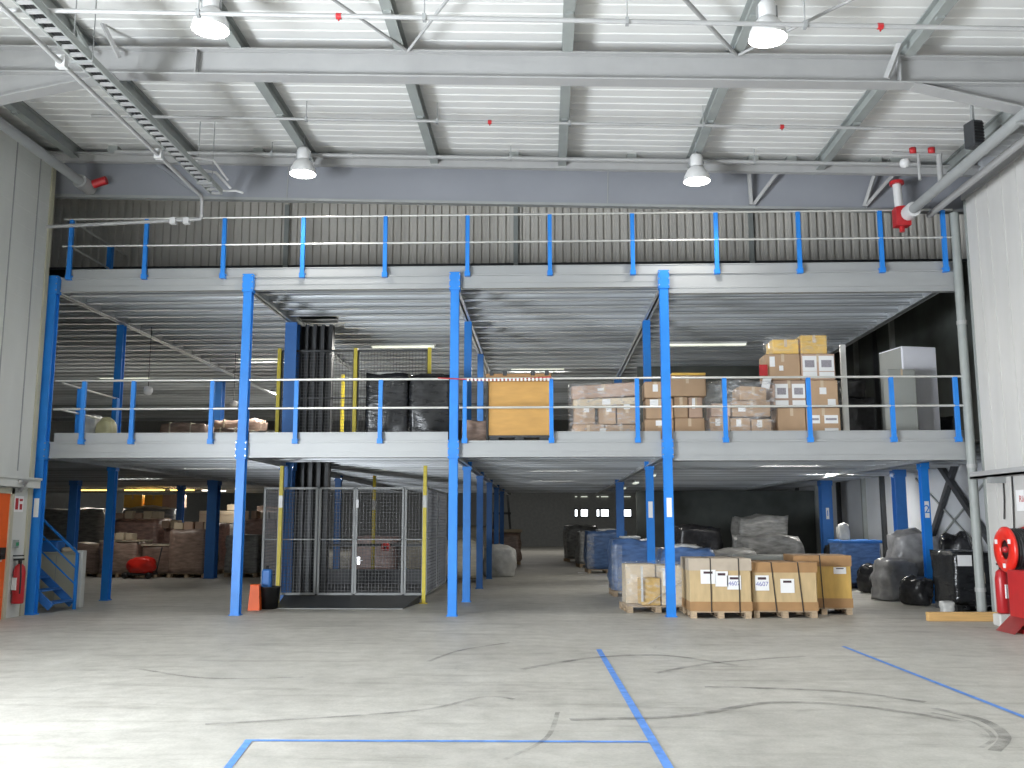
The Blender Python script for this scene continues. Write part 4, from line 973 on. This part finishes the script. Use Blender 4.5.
wp('dim wrapped pallet at far left behind the blue stairs', -15.6,29.6,1.2,1.1,'load_grey',212,G1)
G2 = 'wrapped loads in the second row of the left storage'
wp('pinkish wrapped load stacked behind the pale topped pallet', -13.3,31.2,1.5,1.75,'load_pink',221,G2)
wp('grey wrapped load standing tall behind the pinkish ones', -14.0,33.6,1.9,2.15,'load_grey',222,G2)
wp('pink wrapped load behind the red bundle', -11.9,31.3,1.1,1.45,'load_pink',223,G2)
wp('small pink load beside the dark column, second row', -10.9,31.0,.8,1.6,'load_pink',224,G2)
wp('dim load of the second row right of the dark column', -9.35,31.4,1.1,1.75,'load_pink',225,G2)
wp('light wrapped load just left of the wire cage', -8.0,31.0,1.05,2.05,'load_pale',226,G2)
t = thing('carton', 'long pale carton lying high on the second row left of the dark column', 'box', (-11.35,33.4,1.62)); MB().cbox(-.75,.75,-.4,.4,0,.42,.015).build('body', M['carton_pale'], t); MB().box(-.75,.75,-.41,-.40,.28,.31).build('packing_tape', M['tape'], t)
wp('dark wrapped load carrying the long pale carton', -11.35,33.4,1.5,1.6,'load_grey',231,G2)
for i, (x, y, z, lb) in enumerate([(-11.7,33.2,2.05,'small cream carton on the left of the long pale carton'),(-11.05,33.2,2.05,'small cream carton on the right of the long pale carton')]):
    carton(lb, x-.15,x+.15,z,z+.22,y,.3,'carton_pale','small cream cartons on the long pale carton',tape=False)
G3 = 'cartons lit by the yellow lamps'
for i, (x, lb) in enumerate([(-14.75,'yellowish lit carton high in the left storage, leftmost'),(-14.0,'yellowish lit carton high in the left storage, second from left'),(-13.35,'pinkish carton high in the left storage, third from left')]):
    carton(lb, x-.33,x+.33,2.16,2.62,34.-.4,.6,'carton_yellow' if i < 2 else 'carton_pink',G3)  # first two: the warm lamp light is put into the yellow board
wp('brown stacked load behind the long rows, right of the dark column', -9.7,34.5,1.4,2.2,'load_brown',241,G3)
wp('dim stacked load at the back, just left of the stair rail column', -16.6,33.5,2.2,2.1,'load_grey',242,G3)
wp('dim stacked load at the back behind the cage', -5.5,31.0,1.5,1.2,'load_pink',243,G3)
wp('dim pale stacked load behind the cage, right part', -3.9,30.6,1.3,1.1,'load_pale',244,G3)
G4 = 'small cartons piled loose on the left storage loads'
for i, (x, y, z, n, lb) in enumerate([(-13.75,30.5,1.76,5,'on the pinkish load behind the pale topped pallet'),(-12.3,30.7,1.46,4,'on the pink load behind the red bundle'),(-11.1,28.75,1.43,4,'on the wide wrapped pallet left of the dark column'),
        (-9.45,30.9,1.76,4,'on the second row load right of the dark column'),(-8.35,30.5,2.06,3,'on the light load left of the wire cage'),(-13.15,28.6,1.11,3,'on the pale topped pallet')]):
    rr = random.Random(300+i)
    for k in range(n):
        w = rr.uniform(.2,.3); h = rr.uniform(.14,.26)
        pos = ['leftmost','second from left','third from left','fourth from left','rightmost'][k] if k < n-1 else 'rightmost'
        carton(f'small loose carton {lb}, {pos}', x+k*.31-w/2, x+k*.31+w/2, z, z+h, y-.15, .3, rr.choice(['carton_pink','carton_pink','carton_pale']), G4, rr.uniform(-.2,.2), tape=False)
rd_ = thing('hand_truck', 'dark hand trolley carrying a round red bundle in front of the wrapped pallets', 'trolley', (-12.05,28.2,0))
MB().box(-.45,.45,-.2,.25,.10,.16).build('platform', M['dark_steel'], rd_)
for sx in (-.35,.35): MB().lathe([(0,-.03),(.09,-.03),(.09,.03),(0,.03)], 14, (sx,-.2,.09), 'y').build('wheel', M['black'], rd_)
MB().tube([(.4,.25,.15),(.5,.35,.9)], .02, 6).build('handle', M['dark_steel'], rd_)
tag(lumpy(.66,.46,.42,251,.06,0,.9).build('red_bundle', M['red_bright'], None, (-11.98,28.15,.16)), 'round red bundle lying on the dark hand trolley', 'bundle')

rbx = thing('switch_box', 'small red switch box on the back rail inside the wire cage', 'switch', (-3.95,23.62,.95))
MB().cbox(-.10,.10,-.06,.06,0,.18,.02).build('housing', M['red_bright'], rbx); MB().lathe([(0,-.09),(.035,-.09),(.035,-.06)], 10, (0,0,.09), 'y').build('knob', M['black'], rbx)
# --- items left of the cage
cn = thing('orange_box', 'orange box standing beside the blue front column left of the cage', 'box', (-5.52,18.2,0), .1)
mb = MB(); mb.add([(-.11,-.11,0),(.11,-.11,0),(.11,.11,0),(-.11,.11,0),(-.08,-.08,.46),(.08,-.08,.46),(.08,.08,.46),(-.08,.08,.46)], [(3,2,1,0),(4,5,6,7),(0,1,5,4),(1,2,6,5),(2,3,7,6),(3,0,4,7)])
mb.build('body', M['orange'], cn); MB().cbox(-.09,.09,-.09,.09,.45,.48,.008).build('top', M['orange'], cn)
bk = thing('black_tub', 'black tub with a blue canister standing next to the orange box', 'tub', (-5.34,18.5,0))
MB().lathe([(0,0),(.17,0),(.21,.40),(.225,.42),(.20,.42),(.18,.06),(0,.06)], 20).build('body', M['black'], bk)
o = thing('blue_canister', 'blue canister standing in the black tub by the cage', 'canister', (-5.40,18.52,.07))
MB().cbox(-.09,.09,-.08,.08,0,.68,.03).build('body', M['blue_dark'], o); MB().lathe([(.03,.68),(.03,.74),(0,.74)], 10).build('cap', M['black'], o)

# ------------------------------------------------------------------ light
W = bpy.data.worlds.new('world'); S.world = W; W.use_nodes = True
bg = W.node_tree.nodes['Background']; sky = W.node_tree.nodes.new('ShaderNodeTexSky')
sky.sky_type = 'NISHITA'; sky.sun_disc = False; sky.sun_elevation = math.radians(38); sky.sun_rotation = math.radians(250)
W.node_tree.links.new(sky.outputs['Color'], bg.inputs['Color']); bg.inputs['Strength'].default_value = .12
def area(name, loc, rot, sx, sy, e, c):
    A = bpy.data.lights.new(name, 'AREA'); A.shape = 'RECTANGLE'; A.size = sx; A.size_y = sy; A.energy = e; A.color = c
    o = bpy.data.objects.new(name, A); COL.objects.link(o); o.location = loc; o.rotation_euler = rot
# daylight entering through the loading doors (behind the camera, and in the left wall)
area('daylight_rear_doors', (-.8,-13.8,2.8), (PI/2,0,PI), 14., 5.2, 950, (1.,.98,.95))
area('daylight_left_door', (-9.40,3.5,1.6), (0,-PI/2,0), 3.0, 6.4, 5000, (.89,.945,1.))
for (x, y, e) in ((-1.,53.,200),(5.,53.,160),(-12.,50.,200)):     # unseen fill lights added to lift the dark far hall
    area('far_hall_fill', (x,y,6.6), (0,0,0), 2., 2., e, (1,.97,.92))
V = S.view_settings; V.view_transform = 'Standard'; V.look = 'None'; V.gamma = 1.; V.use_curve_mapping = False; V.exposure = -.13
try:
    S.cycles.use_denoising = True; S.cycles.max_bounces = 8; S.cycles.diffuse_bounces = 5; S.cycles.transparent_max_bounces = 24
    S.cycles.sample_clamp_indirect = 6.
except Exception: pass
